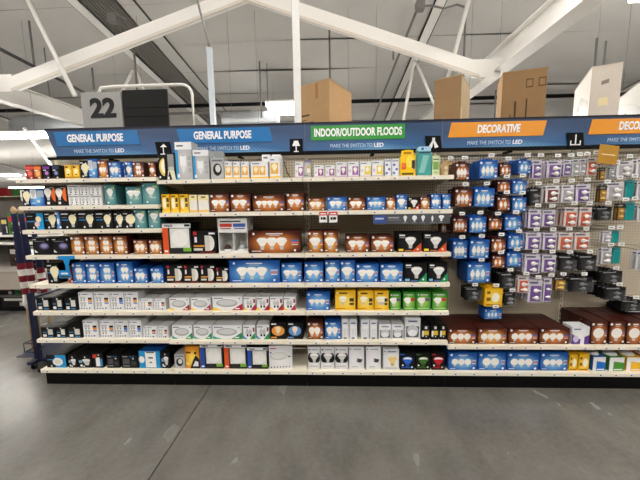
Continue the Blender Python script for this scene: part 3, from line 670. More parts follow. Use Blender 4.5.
def a_cone(A):
    A.bulb('F', .6, .42, A.h*.5, P((240, 214, 140), .4), P((216, 190, 110), .4)); A.rect(.4, .55, .82, .6, P((230, 180, 60), .4)); A.disc(.1, .9, .006, P((40, 70, 150), .4)); A.rect(.28, .86, .8, .92, P((120, 130, 160), .4)); A.rect(.1, .06, .9, .1, P((160, 160, 164), .4))
def a_party(A, c):
    A.bulb('F', .5, .46, A.h*.62, P(c, .3), P(tuple(int(v*.7) for v in c), .3)); A.rect(.0, .86, .3, .92, P(c, .4)); A.disc(.18, .26, .008, inkw); A.rect(.08, .1, .9, .16, P(tuple(int(v*.8) for v in c), .4)); A.disc(.8, .16, .007, inkw)
def a_tubes(A):
    A.rect(.12, .06, .88, .55, P((206, 210, 216), .2), True)
    for k in range(3): A.rect(.2+.22*k, .1, .32+.22*k, .72, inkw, True)
    A.rect(.0, .74, 1, 1, P((222, 226, 232), .4)); A.rect(.2, .8, .8, .86, P((60, 80, 150), .4)); A.rect(.3, .02, .7, .1, P((90, 90, 100), .4))
def a_clearlamp(A):
    A.rect(.08, .1, .92, .62, P((90, 94, 100), .3), True); A.ell(.5, .42, .36, .26, P((200, 204, 210), .2), True); A.ell(.5, .3, .3, .16, inkw, True); A.rect(0, .74, 1, 1, P((228, 230, 234), .4)); A.rect(.2, .82, .8, .88, P((60, 70, 110), .4))
def a_edison(A, c):
    A.ell(.5, .5, .4, .3, P(c, .4), True); A.bulb('A', .5, .52, A.h*.5, P((244, 226, 190), .4)); A.rect(.1, .88, .4, .94, inkw); A.rect(.06, .06, .4, .14, P(c, .4))
def a_spot(A):
    A.rect(0, 0, .16, 1, P((46, 154, 214), .35)); A.rect(.26, .38, .64, .66, P((236, 238, 240), .3), True); A.poly([(.26, .38), (.64, .38), (.45, .16)], P((222, 224, 228), .3), True); A.ell(.45, .67, .2, .05, bulbg, True)
    for k in range(3): A.ell(.82, .25+.16*k, .08, .05, P((120, 126, 134), .4)); A.ell(.82, .25+.16*k, .05, .03, P((190, 194, 200), .4))
    A.rect(0, .8, 1, 1, inkw); A.rect(.1, .88, .5, .92, P((90, 94, 104), .4)); A.rect(.08, .06, .2, .16, inkw)
def a_lampgrey(A):
    A.rect(.2, .42, .85, .95, P((150, 150, 152), .3), True); A.ell(.52, .42, .32, .08, P((200, 200, 198), .3), True); A.poly([(.2, .36), (.84, .36), (.98, .0), (.05, .0)], P((228, 226, 200), .4), True); A.poly([(.35, .34), (.6, .0), (.05, .0)], inkk, True); A.rect(.1, .02, .3, .12, inkw)
def a_halfmoon(A):
    A.ell(.85, .52, .7, .36, P((238, 206, 110), .4), True, 12, PI/2, 3*PI/2); A.ell(.9, .55, .5, .28, P((250, 240, 214), .4), True, 12, PI/2, 3*PI/2); A.rect(.1, .08, .3, .16, inkw); A.disc(.12, .85, .005, inkw)
def a_led_price(A):
    A.rect(0, 0, .3, 1, P((40, 150, 210), .35)); A.rect(.3, .04, .8, .96, P((244, 244, 242), .4)); A.rect(.8, 0, 1, 1, P((40, 150, 210), .35)); A.rect(.45, .56, .66, .64, inkk); A.poly([(.48, .3), (.62, .3), (.55, .4)], inkk); A.ell(.12, .5, .14, .2, bulbw, True); A.rect(.35, .88, .75, .94, inkk)
def a_led_blue(A):
    A.rect(.45, 0, 1, 1, P((38, 146, 208), .35)); A.ell(.58, .46, .26, .32, bulbw, True); A.ell(.6, .46, .16, .2, P((226, 226, 214), .3), True); A.rect(.05, .6, .4, .66, P((60, 150, 210), .4)); A.disc(.25, .12, .008, inkw)
def a_darkbulb(A):
    A.poly([(.3, .62), (.85, .62), (.72, .2), (.52, .2)], P((208, 206, 200), .35), True); A.ell(.58, .62, .28, .1, P((228, 228, 226), .35), True); A.rect(.06, .4, .3, .6, P((120, 160, 190), .4)); A.rect(.15, .1, .3, .26, inkw); A.disc(.4, .12, .007, inkw); A.disc(.5, .86, .006, inkw)
def a_darkrect(A):
    A.rect(.5, .3, .85, .82, P((214, 212, 206), .35), True); A.rect(.12, .1, .38, .32, inkw); A.rect(.12, .48, .4, .56, P((90, 150, 200), .4)); A.rect(.5, .08, .85, .18, P((70, 130, 190), .4)); A.disc(.5, .92, .006, inkw)
def a_redwhite(A):
    A.rect(.3, .1, .7, .7, inkw, True); A.rect(.0, .65, .4, .9, P((200, 60, 50), .4)); A.rect(.72, .1, .95, .6, P((50, 140, 200), .4)); A.disc(.6, .86, .006, inkw)
def a_darkgrid(A):
    A.rect(.12, .3, .5, .7, P((84, 84, 88), .4), True); A.disc(.72, .72, .007, inkw); A.rect(.1, .12, .5, .2, P((140, 140, 144), .4)); A.rect(.6, .2, .9, .5, P((60, 60, 66), .4), True); A.rect(.1, .84, .4, .89, P((180, 180, 184), .4)); A.rect(.5, .84, .8, .88, P((70, 130, 190), .4))
def a_motion(A):
    A.poly([(.3, 0), (1, 0), (1, .4), (.75, .62), (.55, .4)], inkk); A.poly([(.5, .1), (.9, .1), (.9, .3), (.7, .36)], inkw, True); A.rect(.06, .7, .4, .78, P((120, 60, 10), .4)); A.rect(.06, .15, .3, .3, P((250, 220, 120), .4)); A.disc(.72, .72, .012, inkk)
def a_greybox(A):
    A.ell(.5, .45, .34, .3, inkk, True); A.ell(.55, .5, .2, .18, P((214, 214, 212), .4), True); A.rect(.1, .84, .9, .92, P((110, 110, 114), .4))
def a_ceiling(A):
    A.ell(.42, .56, .38, .17, P((198, 198, 198), .35), True); A.ell(.42, .57, .34, .13, P((226, 226, 224), .35), True); A.disc(.08, .72, .008, P((90, 110, 190), .4)); A.rect(.06, .88, .3, .92, P((190, 60, 60), .4)); A.rect(.82, .5, .92, .56, P((70, 70, 76), .5))
    for k in range(7): A.rect(.06+.13*k, .06, .11+.13*k, .12, P((80, 80, 90), .5))
def a_purplebox(A):
    A.poly([(0, 0), (1, 0), (1, .55), (.45, .3), (0, .6)], P((96, 60, 140), .4)); A.rect(.5, .0, .72, .9, inkw); A.ell(.24, .3, .16, .2, P((210, 200, 226), .4), True); A.rect(.1, .84, .5, .9, P((80, 70, 120), .4))
def a_dish(A, c):
    A.rect(.0, .0, .28, 1, inkw); A.poly([(.28, 0), (1, 0), (1, .6), (.28, .7)], P(c, .4)); A.rect(.34, .06, .9, .14, P((240, 240, 240), .4))
def a_small_y(A):
    A.ell(.62, .5, .22, .26, P((250, 244, 220), .4), True); A.rect(.12, .7, .3, .84, P((110, 80, 20), .5)); A.rect(.1, .3, .34, .5, P((140, 100, 30), .5)); A.rect(.1, .06, .9, .12, P((150, 100, 20), .4))
def a_tan(A):
    for i in range(2):
        for j in range(2): A.bulb('G', .3+.3*i, .3+.36*j, A.h*.3, P((252, 240, 206), .4))
    A.rect(.74, .4, .96, .62, P((110, 110, 180), .4)); A.disc(.1, .9, .005, inkw)
def a_darkside(A):
    A.rect(.3, .55, .9, .62, P((150, 150, 156), .4)); A.rect(.3, .3, .7, .36, P((110, 110, 116), .4))
def a_cyl(A):
    A.rect(.3, .3, .9, .6, P((222, 190, 60), .4)); A.rect(.08, .2, .3, .6, inkw); A.rect(.4, .72, .7, .9, P((210, 210, 214), .4)); A.disc(.6, .2, .005, inkw)
# style: (scheme, art, description[, name])
ST_ = {
 'kbb': ('K', a_black_blue, 'black box with blue side and two bulbs'), 'kA': ('K', lambda A: a_black_bulb(A, 'A'), 'black box with a large pear bulb'),
 'kG': ('K', lambda A: a_black_bulb(A, 'G'), 'black box with a round pale bulb'), 'kor': ('K', a_bulb_orange, 'black box with bulb and orange half disc'),
 'bp': ('B', a_blue_pack, 'blue box with a white label'), 'w2': ('W', a_white_two, 'white carton with two outlined bulbs'), 't1': ('T', lambda A: a_teal(A, 'F', 1), 'teal box with one flood bulb'),
 'tA': ('T', lambda A: a_teal(A, 'A', 1), 'teal box with one pear bulb'), 't2': ('T', lambda A: a_teal(A, 'F', 2), 'teal box with two bulbs'), 'oval': ('K', a_oval, 'black box with purple oval lamp'),
 'vr': ('R', lambda A: a_vert(A, 0, (230, 90, 80), (240, 130, 110)), 'small red box'), 'vo': ('O', lambda A: a_vert(A, 0, (240, 120, 60), (250, 180, 130)), 'small orange box'),
 'vp': ('K', lambda A: a_vert(A, 0, (130, 60, 160), (190, 120, 210)), 'small purple and black box'), 'vn': ('K', lambda A: a_vert(A, 0, (50, 56, 100), (130, 140, 200)), 'small navy box'),
 'ys': ('Y', a_yellow_small, 'small yellow box'), 'kbs': ('K', lambda A: a_black_bulb(A, 'A'), 'narrow black box with one bulb'), 'yt': ('Y', a_yellow_tube, 'yellow box with white tube picture'),
 'cr': ('W', a_cream, 'cream and white box'), 'wy1': ('W', lambda A: a_white_yellow(A, 1), 'white box with one yellow panel'), 'wy2': ('W', lambda A: a_white_yellow(A, 2), 'white box with two yellow panels'),
 'wp': ('W', a_white_purple, 'white box with purple panel'), 'wyl': ('W', lambda A: a_white_purple(A, (240, 214, 60)), 'white box with bright yellow panel'), 'fl': ('W', a_flower, 'white box with blue flower print'),
 'arc': ('N', a_arc, 'pale box with rainbow arc'), 'halo_o': ('K', lambda A: a_halo(A, (226, 92, 44)), 'HALO box with orange stripe'), 'halo_b': ('K', lambda A: a_halo(A, (44, 84, 170)), 'HALO box with blue stripe'),
 'kr': ('K', a_blackred, 'black box with red square and white lamp'), 'fr': ('W', lambda A: a_flat3(A, (170, 40, 60), (246, 204, 40)), 'white carton with red and yellow corners'),
 'fg': ('W', lambda A: a_flat3(A, (40, 140, 90), (60, 170, 160)), 'white carton with green corner'), 'fr2': ('W', lambda A: a_flat2(A, (170, 40, 60), (246, 204, 40)), 'small white carton with red corner'),
 'fg2': ('W', lambda A: a_flat2(A, (40, 140, 90), (60, 150, 200)), 'small white carton with green corner'), 'gr': ('G', lambda A: a_green(A, (190, 60, 60)), 'green box with red tag'), 'gp': ('G', lambda A: a_green(A, (110, 80, 120)), 'green box with purple tag'),
 'yb': ('Y', lambda A: a_ybox(A, 1), 'yellow box with one bulb'), 'yb2': ('Y', lambda A: a_ybox(A, 2), 'yellow box with two bulbs'), 'kfo': ('K', lambda A: a_blackflood(A, (214, 90, 50)), 'black flood lamp box with orange corner'),
 'kfg': ('K', lambda A: a_blackflood(A, (40, 150, 100)), 'black flood lamp box with green corner'), 'wh': ('W', a_bulbhalf, 'white sleeve with black arched window'), 'ws': ('W', a_whitespot, 'white box with grey spotlight'),
 'wc': ('W', a_cone, 'white box with yellow cone bulb'), 'pb': ('K', lambda A: a_party(A, (50, 110, 220)), 'black box with blue bulb'), 'pg': ('K', lambda A: a_party(A, (70, 120, 50)), 'black box with green bulb'),
 'pr': ('K', lambda A: a_party(A, (200, 40, 50)), 'black box with red bulb'), 'tu': ('W', a_tubes, 'slim white pack of tube lamps', 'lamp_pack'), 'cl': ('W', a_clearlamp, 'white topped pack with reflector lamp', 'lamp_pack'),
 'edo': ('K', lambda A: a_edison(A, (238, 160, 70)), 'black box with orange glowing bulb'), 'edb': ('K', lambda A: a_edison(A, (100, 150, 210)), 'black box with blue glowing bulb'), 'sp': ('N', a_spot, 'tall grey box with white spotlight'),
 'lg': ('K', a_lampgrey, 'black box with grey spot lamp'), 'hm': ('K', a_halfmoon, 'black box with yellow half disc'), 'lp': ('B', a_led_price, 'blue box with white centre label'), 'lb': ('K', a_led_blue, 'black and blue box with white lens'),
 'db': ('K', a_darkbulb, 'black box with white cone lamp'), 'dr': ('K', a_darkrect, 'black box with pale rectangle'), 'rw': ('K', a_redwhite, 'black box with white and red print'), 'dg': ('K', a_darkgrid, 'black box with grey squares'),
 'mo': ('Y', a_motion, 'orange box with black lamp', None, (226, 140, 30)), 'gb': ('N', a_greybox, 'small grey box with dark ring'), 'ce': ('W', a_ceiling, 'tilted white ceiling-light carton'), 'pu': ('W', a_purplebox, 'white and purple box'),
 'sy': ('Y', a_small_y, 'small amber box'), 'tn': ('A', a_tan, 'tan box with four globe bulbs'), 'ds': ('K', a_darkside, 'plain dark box'),
 'cy': ('K', a_cyl, 'small black pack with yellow label', 'lamp_pack'),
 'so': ('W', a_small_white, 'white four-bulb carton with orange tag'), 'sb': ('W', a_small_white, 'white four-bulb carton with blue tag'),
}
def spec(code):
    """returns scheme, art(A), description, object name"""
    if ':' in code:
        sc, k = code.split(':')[:2]; kind, n = k[0], int(k[1]); grid = k.endswith('g'); base, glow, word = SCH[sc]
        tg = {'M': (70, 110, 190), 'O': (90, 150, 200), 'B': (170, 190, 220)}.get(sc)
        return sc, (lambda A: a_std(A, sc, kind, n, tg, grid)), '%s carton picturing %s %s%s' % (word, WORD[n], KINDS[kind], 's' if n > 1 else ''), 'bulb_carton', None
    s = ST_[code]
    if code == 'so': return 'W', (lambda A: a_small_white(A, 0, 0, 0, (236, 150, 50))), s[2], 'bulb_carton', None
    if code == 'sb': return 'W', (lambda A: a_small_white(A, 0, 0, 0, (60, 120, 200))), s[2], 'bulb_carton', None
    return s[0], s[1], s[2], (s[3] if len(s) > 3 and s[3] else 'bulb_box'), (s[4] if len(s) > 4 else None)
def make_box(code, w, h, d):
    sc, art, desc, name, ov = spec(code); base, glow, word = SCH[sc]
    if ov: base = ov
    dk = tuple(int(v*.92) for v in base)
    body = P(dk, .42, var=.03); front = GLOW(base, glow)
    if sc == 'O': body = P((62, 24, 18), .42, var=.03)
    if sc == 'W': body = P((214, 216, 220), .45, var=.03)
    b = MB(); b.carton(w, d, h, body, front=front); o = b.build(name)
    A = Art(w, h); art(A)
    if A.pic.f: A.pic.build('bulb_picture', o)
    if A.lab.f: A.lab.build('printed_label', o)
    if code in ('halo_o', 'halo_b'):
        text_mesh('lettering', 'HALO', h*.1, inkk, o, (-w*.27, -.003, h*.93), .0005, .0008, width=w*.28)
    return o, desc, word
GR = {}
def row(bay, shelf, z, items, depth=.14, behind=0, yf=.018, shn=None):
    shn = shn or ('bottom shelf' if shelf == 'base' else SHN.get(bay if bay == 0 else 1)[shelf])
    if bay >= 3 and shelf == 0: shn = 'low shelf'
    n = 0; prev = -9
    for it in items:
        x0, x1, yt, code = it[:4]; opt = it[4] if len(it) > 4 else {}
        y = opt.get('y', yf); zb = z+.0008
        X0 = max(Xat(x0, y, z+.06), prev+.0015); X1 = Xat(x1, y, z+.06); zt = Zat(yt, (X0+X1)/2, y); prev = X1
        w, h = X1-X0-.001, zt-zb; d = opt.get('d', depth)
        up_ = [q for q in SH[bay] if q > z+.05]
        if up_: h = min(h, min(up_)-.040-zb)
        o, desc, word = make_box(code, w, h, d)
        rz = opt.get('rz', random.uniform(-.02, .02) if behind == 0 else random.uniform(-.008, .008))
        o.location = ((X0+X1)/2, y, zb); o.rotation_euler.z = rz
        if opt.get('rx'): o.rotation_euler.x = opt['rx']
        nb = opt.get('b', behind); nb = min(nb, int((DEPTH-y-.004)/(d+.003))-1)
        lab = '%s, %s from left on %s, %s' % (desc, ORD[n], shn, BAYS[bay]); g = '%s boxes on the %s, %s' % (word, shn, BAYS[bay])
        tag(o, lab, 'box', g)
        for k in range(1, nb+1):
            c = copy_tree(o); c.location = (o.location.x+random.uniform(-.002, .002), y+k*(d+.003), zb); c.rotation_euler.z = random.uniform(-.006, .006)
            tag(c, '%s box %s behind the %s box from left on %s, %s' % (word, ('directly', 'two rows', 'three rows')[k-1], ORD[n], shn, BAYS[bay]), 'box', g)
        if opt.get('up'):                                        # a second one stacked on top
            for k in range(1, opt['up']+1):
                c = copy_tree(o); c.location = (o.location.x, y, zb+k*(h+.002)); c.rotation_euler.z = random.uniform(-.01, .01)
                tag(c, '%s, stacked over the %s box on %s, %s' % (desc, ORD[n], shn, BAYS[bay]), 'box', g)
        n += 1
S0, S1 = SH[0], SH[1]
# ---- leftmost bay
row(0, 0, S0[0], [(25.4, 33.2, 165.3, 'vr'), (33.6, 41.3, 165.3, 'vo'), (42.7, 49.8, 165, 'vp'), (52.2, 59, 165, 'vn'), (64.5, 71.8, 165.3, 'ys'), (72.4, 79.4, 165.3, 'ys'), (80.2, 87.6, 160.6, 'kbs'), (88.2, 97.6, 159, 'bp'), (98.4, 108.2, 160.4, 'O:A2'),
    (109, 121, 162, 'B:A2'), (121.6, 125.4, 163, 'B:L1', {'y': .05}), (126, 132.4, 161.5, 'B:A1'), (133, 144, 162, 'M:A4g'), (149, 155.6, 162, 'M:G1')], .12)
row(0, 1, S0[1], [(22.4, 29.2, 188.5, 'kbs'), (29.6, 44.4, 188, 'bp'), (45.3, 56, 185.7, 'kor'), (56.4, 67, 185.7, 'kor'), (68.2, 79.8, 195.6, 'w2', {'up': 1}), (80.4, 89.8, 195.6, 'w2', {'up': 1}), (90.2, 102, 195.6, 'w2', {'up': 1}),
    (105, 116, 185, 'tA', {'d': .3}), (126, 142, 187, 't2'), (142.5, 159.5, 183.4, 't1')], .16)
row(0, 2, S0[2], [(26, 44, 213, 'kbb'), (44.8, 56, 212, 'kA'), (56.4, 60.6, 211.5, 'B:L1'), (61, 78, 211.7, 'kA'), (78.4, 95.2, 211.7, 'kA'), (95.6, 113, 211.7, 'kA'), (114, 122.4, 212, 'kbs'), (123, 134, 211.5, 'kG'), (134.6, 146.5, 209.5, 't1'), (148.4, 160.4, 209.5, 't1')], .14)
row(0, 3, S0[3], [(33, 51.6, 238, 'oval'), (52.2, 70.6, 238, 'oval'), (71.2, 84.6, 236, 'O:A4g'), (85.2, 99, 236, 'O:A4g'), (99.7, 113, 236, 'O:A4g'), (113.7, 127.6, 236, 'O:A4g'), (128.4, 132.6, 240, 'ds', {'y': .1}), (133.7, 147.6, 240, 'O:A2'), (149, 162, 240, 'O:A2')], .15)
row(0, 4, S0[4], [(47.6, 58.6, 263, 'kbs'), (67.2, 72.2, 269, 'R:L1', {'y': .04}), (72.8, 86, 263, 'B:A4g'), (86.8, 99.6, 263, 'B:A4g'), (100.2, 115, 263, 'B:A4g'), (117, 133.6, 262, 'B:A4g'), (134.6, 147.6, 268, 'B:A2'), (151, 163.6, 268, 'B:A2')], .13, 1)
row(0, 5, S0[5], [(36.4, 50.4, 298, 'dr'), (51.4, 63.4, 298, 'dr'), (64.4, 77.4, 298, 'dr'), (78.8, 93.6, 292.6, 'so'), (94.6, 110, 292.6, 'so'), (110.6, 124.2, 292.6, 'sb'), (124.8, 138.4, 292.6, 'so'), (139, 152.8, 299, 'so'), (153.6, 165.6, 299, 'so')], .12, 2)
row(0, 6, S0[6], [(41, 54.8, 327.5, 'dr'), (55.6, 66.4, 327.5, 'dr'), (67.4, 82, 327, 'dr'), (83.3, 98.4, 320.6, 'so'), (100.2, 114.8, 320.6, 'so'), (115.4, 128.8, 320.6, 'sb'), (129.4, 142, 320.6, 'sb'), (143, 156.8, 326.5, 'so'), (157.6, 168, 326.5, 'so')], .12, 2)
row(0, 'base', HB, [(46.4, 66, 355, 'lb', {'d': .34, 'b': 0, 'rz': 0}), (68, 77.2, 355.5, 'db'), (78, 92.4, 355.5, 'db'), (93, 103, 353, 'rw'), (106.6, 119.6, 355, 'dg'), (121, 138, 355, 'dg'), (139.4, 160.4, 351, 'lp'), (161, 170, 352, 'db')], .12, 2)
# ---- second and third bays (their shelves meet)
row(1, 0, S1[0], [(158.6, 166, 155, 'hm'), (166.4, 176, 153, 'lg'), (176.4, 193, 142, 'sp'), (193.8, 209.4, 150, 'sp'), (211, 224, 158, 'gb'), (224.6, 232.4, 161.5, 'wy1'), (233, 240.2, 161.5, 'wy1'), (241, 249, 161.5, 'wy1'), (250.8, 268.2, 161.5, 'wy2'), (269.5, 280, 157, 'wy1'), (294.8, 303.5, 162, 'wp')], .13)
row(2, 0, S1[0], [(304, 311.4, 160, 'arc'), (314, 324, 165, 'wp'), (325.4, 335, 165, 'wp'), (336.2, 347, 162, 'wp'), (348, 359, 161.6, 'wp'), (360, 371.4, 161.4, 'wyl'), (372, 383.4, 160.6, 'wyl'), (384.8, 391.4, 159, 'fl'), (392, 399, 159, 'fl')], .13)
row(1, 1, S1[1], [(162, 170, 194.4, 'yt'), (170.8, 179, 194.4, 'yt'), (180, 188.8, 194.4, 'yt'), (189.4, 197.4, 195, 'cr'), (198.2, 209, 195, 'cr'), (210, 229.6, 193.8, 'M:F2'), (230.6, 250.6, 193.8, 'M:F2'), (252.6, 285.2, 195, 'M:F4'), (286.2, 304.4, 192.8, 'M:F2')], .16)
row(2, 1, S1[1], [(307.6, 325, 198, 'O:F2'), (326.8, 346.4, 197, 'B:F2'), (348, 365.4, 197.4, 'M:F2'), (366.8, 385.4, 197, 'B:F3'), (386, 395.6, 197, 'O:F1'), (396.4, 407.2, 194.4, 'B:F1'), (408, 419.4, 197.4, 'kfo'), (420.2, 430, 197, 'O:F1'), (431, 441, 194, 'B:A2'), (442.4, 450.6, 194, 'B:A2')], .15)
row(1, 2, S1[2], [(163.4, 191.8, 223.6, 'halo_o'), (192.6, 216.6, 231, 'kr'), (248.8, 300.6, 231, 'M:F3')], .18)
row(2, 2, S1[2], [(308.2, 323.4, 231, 'O:F1'), (323.9, 338.2, 231, 'O:F1'), (345.6, 369.6, 235.4, 'M:F2'), (370.8, 394, 235.4, 'M:F2'), (397.6, 421.6, 233, 'kfo'), (423.2, 446.4, 233, 'kfo')], .18)
row(1, 3, S1[3], [(166.2, 183.4, 265, 'kr'), (183.8, 199.6, 265, 'kr'), (200.2, 215.4, 265, 'kr'), (215.8, 228.8, 267.6, 'kr'), (229.4, 280, 260.6, 'B:F3'), (281.6, 302, 263.4, 'B:F2')], .15, 1)
row(2, 3, S1[3], [(304.6, 323.4, 263, 'B:F2'), (325.2, 340, 260.6, 'B:F1'), (340.7, 355, 260.6, 'B:F1'), (355.8, 378.6, 264, 'B:F2'), (380, 403, 264, 'B:F2'), (404.2, 427, 263, 'kfg'), (428.2, 447.6, 263, 'kfg')], .17, 1)
row(1, 4, S1[4], [(169.2, 189.4, 298, 'fr'), (190.6, 210.6, 298, 'fr'), (212.4, 242.6, 296.6, 'fr'), (243.4, 255.8, 297, 'fr2'), (256.6, 269.2, 297, 'fr2'), (270, 282.8, 297, 'fr2'), (283.6, 295.8, 297, 'fr2')], .13, 2)
row(2, 4, S1[4], [(306.5, 330, 292.6, 'B:F3'), (335.2, 355.6, 290.6, 'yb'), (357.6, 373.8, 291, 'yb'), (374.4, 388.8, 291, 'yb2'), (389.6, 401, 293, 'gp'), (403, 415.6, 292.6, 'gr'), (416.2, 430.8, 292.6, 'gp'), (432.2, 447.4, 292.6, 'gr')], .15, 1)
row(1, 5, S1[5], [(172, 192.4, 325.5, 'fg'), (193.6, 211.8, 325.5, 'fg'), (212.6, 242, 325.5, 'fg'), (243, 255.4, 325.5, 'fg2'), (256.6, 269.4, 325, 'fg2'), (270, 286.4, 322.6, 'edo'), (287, 303, 322.6, 'edb')], .13, 2)
row(2, 5, S1[5], [(307.4, 323.4, 322, 'M:A2'), (325, 341, 321.4, 'B:A2'), (341.8, 348.8, 319.8, 'tu'), (349.4, 357, 319.8, 'tu'), (361, 369.2, 319.8, 'tu'), (369.8, 377.2, 320, 'tu'), (378.8, 391.2, 324.4, 'cl'), (391.8, 403.6, 324.4, 'cl'), (404.8, 420.2, 318, 'cl'), (421.4, 429.6, 325, 'cy'), (431, 438.8, 325, 'cy'), (439.6, 446.2, 325, 'cy')], .1, 2)
row(1, 'base', HB, [(174.4, 185, 354.6, 'gb'), (185.6, 199.8, 347, 'mo'), (200.6, 223.2, 344, 'halo_b'), (224.6, 247, 344.4, 'halo_o'), (247.6, 268, 347.4, 'halo_b'), (269.4, 292.4, 345.8, 'ce', {'b': 0, 'rz': .1, 'd': .12})], .13, 1)
row(2, 'base', HB, [(308, 320.2, 347.2, 'wh'), (320.8, 334.6, 347.2, 'wh'), (335.2, 348.2, 347.2, 'wh'), (349, 364.2, 347, 'ws'), (366, 381, 347, 'ws'), (383, 399, 349.4, 'wc'), (400, 415, 352.6, 'pb'), (415.8, 430.8, 352.6, 'pg'), (431.6, 445, 352.6, 'pr')], .14, 1)
# ---- fourth and fifth bays, low shelf and base
row(3, 0, .41, [(447.6, 476.6, 329, 'M:G3'), (477.6, 507, 329, 'O:G3'), (508, 538.2, 328.6, 'M:G3'), (539.2, 569.4, 328.6, 'M:G3'), (571.6, 589.4, 327, 'pu', {'b': 0})], .12, 2)
row(4, 0, .41, [(590.6, 607, 321.6, 'M:G1'), (608.8, 625, 321.6, 'M:G1'), (626, 643, 321.6, 'M:G1'), (645, 661, 321.6, 'M:G1')], .12, 2)
row(3, 'base', HB, [(448.4, 477, 353, 'B:G3'), (478, 506, 353, 'B:G2'), (507, 538.8, 353, 'B:G3'), (540, 568, 353, 'B:G3'), (569.2, 577.6, 355, 'sy'), (578.6, 589.2, 354.6, 'sy')], .12, 2)
# ---- bay five base: cartons with a round white ceiling lamp showing on top
def dish_box(x0, x1, yt, c, n, word):
    y = .02; z = HB+.0008; X0, X1 = Xat(x0, y, z+.05), Xat(x1, y, z+.05); h = Zat(yt, (X0+X1)/2, y)-z; w = X1-X0-.004; d = .16
    b = MB(); b.carton(w, d, h, P(tuple(int(v*.9) for v in c), .42), front=P((236, 236, 236), .4)); o = b.build('lamp_carton', loc=((X0+X1)/2, y, z), rz=.04)
    A = Art(w, h); a_dish(A, c); tag(A.lab.build('printed_label', o), kind='stuff')
    b = MB(); b.lathe([(.0, .030), (w*.2, .027), (w*.36, .015), (w*.42, 0), (w*.42, -.0001)], P((206, 208, 210), .3), c=(-w*.05, d*.45, h+.002), n=16); b.build('lamp_dome', o)
    tag(o, '%s and white carton with round lamp on top, bottom shelf, fifth bay' % word, 'box', 'round lamp cartons')
    b = MB(); b.carton(w, .18, h*1.55, P((226, 228, 232), .45)); q = b.build('lamp_carton', loc=((X0+X1)/2+.01, y+.19, z)); A = Art(w, h*1.55); A.rect(.08, .74, .2, .86, P((40, 60, 140), .4)); A.rect(.3, .76, .9, .84, P((170, 174, 184), .4)); tag(A.lab.build('printed_label', q), kind='stuff')
    tag(q, 'plain white carton standing behind the %s and white lamp carton on bottom shelf' % word, 'box', 'round lamp cartons')
dish_box(592.4, 606, 357, (30, 110, 200), 0, 'blue'); dish_box(608.8, 624.6, 357.5, (80, 150, 60), 1, 'green'); dish_box(626, 642, 357.5, (244, 190, 40), 2, 'yellow'); dish_box(644, 660, 357.5, (190, 60, 50), 3, 'red')

# ---- hanging goods on peg hooks, fourth and fifth bays
wire = P((150, 150, 152), .3, .8)
def make_hang_box(code, w, h, d=.055):
    o, desc, word = make_box(code, w, h, d)
    b = MB(); b.box(-w*.28, w*.28, d*.5-.001, d*.5+.001, h, h+.018, P(SCH[spec(code)[0]][0], .42)); b.build('hang_tab', o)
    return o, desc, word
CARD = {'pu': ((112, 74, 150), (206, 202, 214), 'purple and white'), 'wh': ((176, 172, 180), (214, 212, 216), 'white'), 'or': ((204, 92, 56), (212, 202, 198), 'orange and white'), 'rd': ((120, 44, 40), (226, 220, 220), 'red and white'),
        'bk': ((12, 12, 14), (20, 20, 22), 'black'), 'te': ((20, 140, 140), (24, 150, 150), 'teal'), 'go': ((176, 130, 40), (60, 50, 30), 'gold and black'), 'gy': ((170, 172, 176), (200, 202, 206), 'grey'), 'am': ((226, 160, 30), (240, 190, 60), 'amber')}
def make_card(kind, w, h, nb=2):
    c1, c2, word = CARD[kind]
    b = MB(); b.box(-w/2, w/2, .001, .0028, 0, h, P(c2, .4)); b.box(-w*.07, w*.07, .0008, .003, h, h+.012, P(c2, .4)); o = b.build('blister_pack')
    A = Art(w, h); A.rect(.0 if kind in ('bk', 'te') else .18, .04, 1 if kind in ('bk', 'te') else .94, .74, P(c1, .4)); A.rect(.08, .84, .7, .92, P((90, 88, 110), .4) if kind not in ('bk', 'go') else P((150, 150, 154), .4))
    A.rect(.03, .05, .14, .7, P(tuple(min(255, int(v*1.08)) for v in c2), .4)); tag(A.lab.build('printed_label', o), kind='stuff')
    if nb:
        st_ = 0; bm = {'bk': P((112, 112, 116), .25), 'go': P((222, 186, 90), .25), 'te': P((60, 170, 168), .3)}.get(kind, P((240, 238, 236), .25, var=.02)); r = min(w*.2, h*.15, .019)
        for k in range(nb):
            b = MB(); cz = h*(.22+.32*k) if nb > 1 else h*.4; dirx = 1 if k % 2 else -1
            b.lathe([(0, -r), (r*.7, -r*.72), (r, 0), (r*.75, r*.66), (r*.4, r*1.2), (r*.36, r*1.9), (0, r*1.92)], bm, c=(w*.08-dirx*r*.3, -r*.6, cz), n=10, axis='x', tilt=Matrix.Rotation(0 if dirx > 0 else PI, 3, 'Z'))
            b.build('bulb', o)
        b = MB(); b.box(-w*.34, w*.44, -r*1.72, -.0005, h*.05, h*.74, CLEAR()); b.build('clear_blister', o)
    return o, word + ' blister card' + (' with %s bulb%s' % (WORD[nb], 's' if nb > 1 else '') if nb else ''), word
def hook(X, Z, Yf, lab):
    if abs(X-4*W) < .022: X = 4*W+math.copysign(.022, X-4*W)
    t = empty('peg_hook', (X, DEPTH+.0052, Z)); L = DEPTH+.0052-Yf
    b = MB(); b.tube([(0, 0, 0), (0, -L, 0), (0, -L-.01, .012)], .003, wire, n=6); b.build('wire', t)
    b = MB(); b.tube([(0, 0, .03), (0, -L-.005, .032)], .0022, wire, n=6); b.build('tag_wire', t)
    b = MB(); b.box(-.024, .024, -L-.008, -L-.0055, .018, .046, tagp); b.box(-.015, .012, -L-.0088, -L-.0081, .027, .036, P((150, 152, 160), .5)); b.build('price_tag', t)
    return tag(t, lab, 'hook', 'peg hooks with price tags')
PY = .13
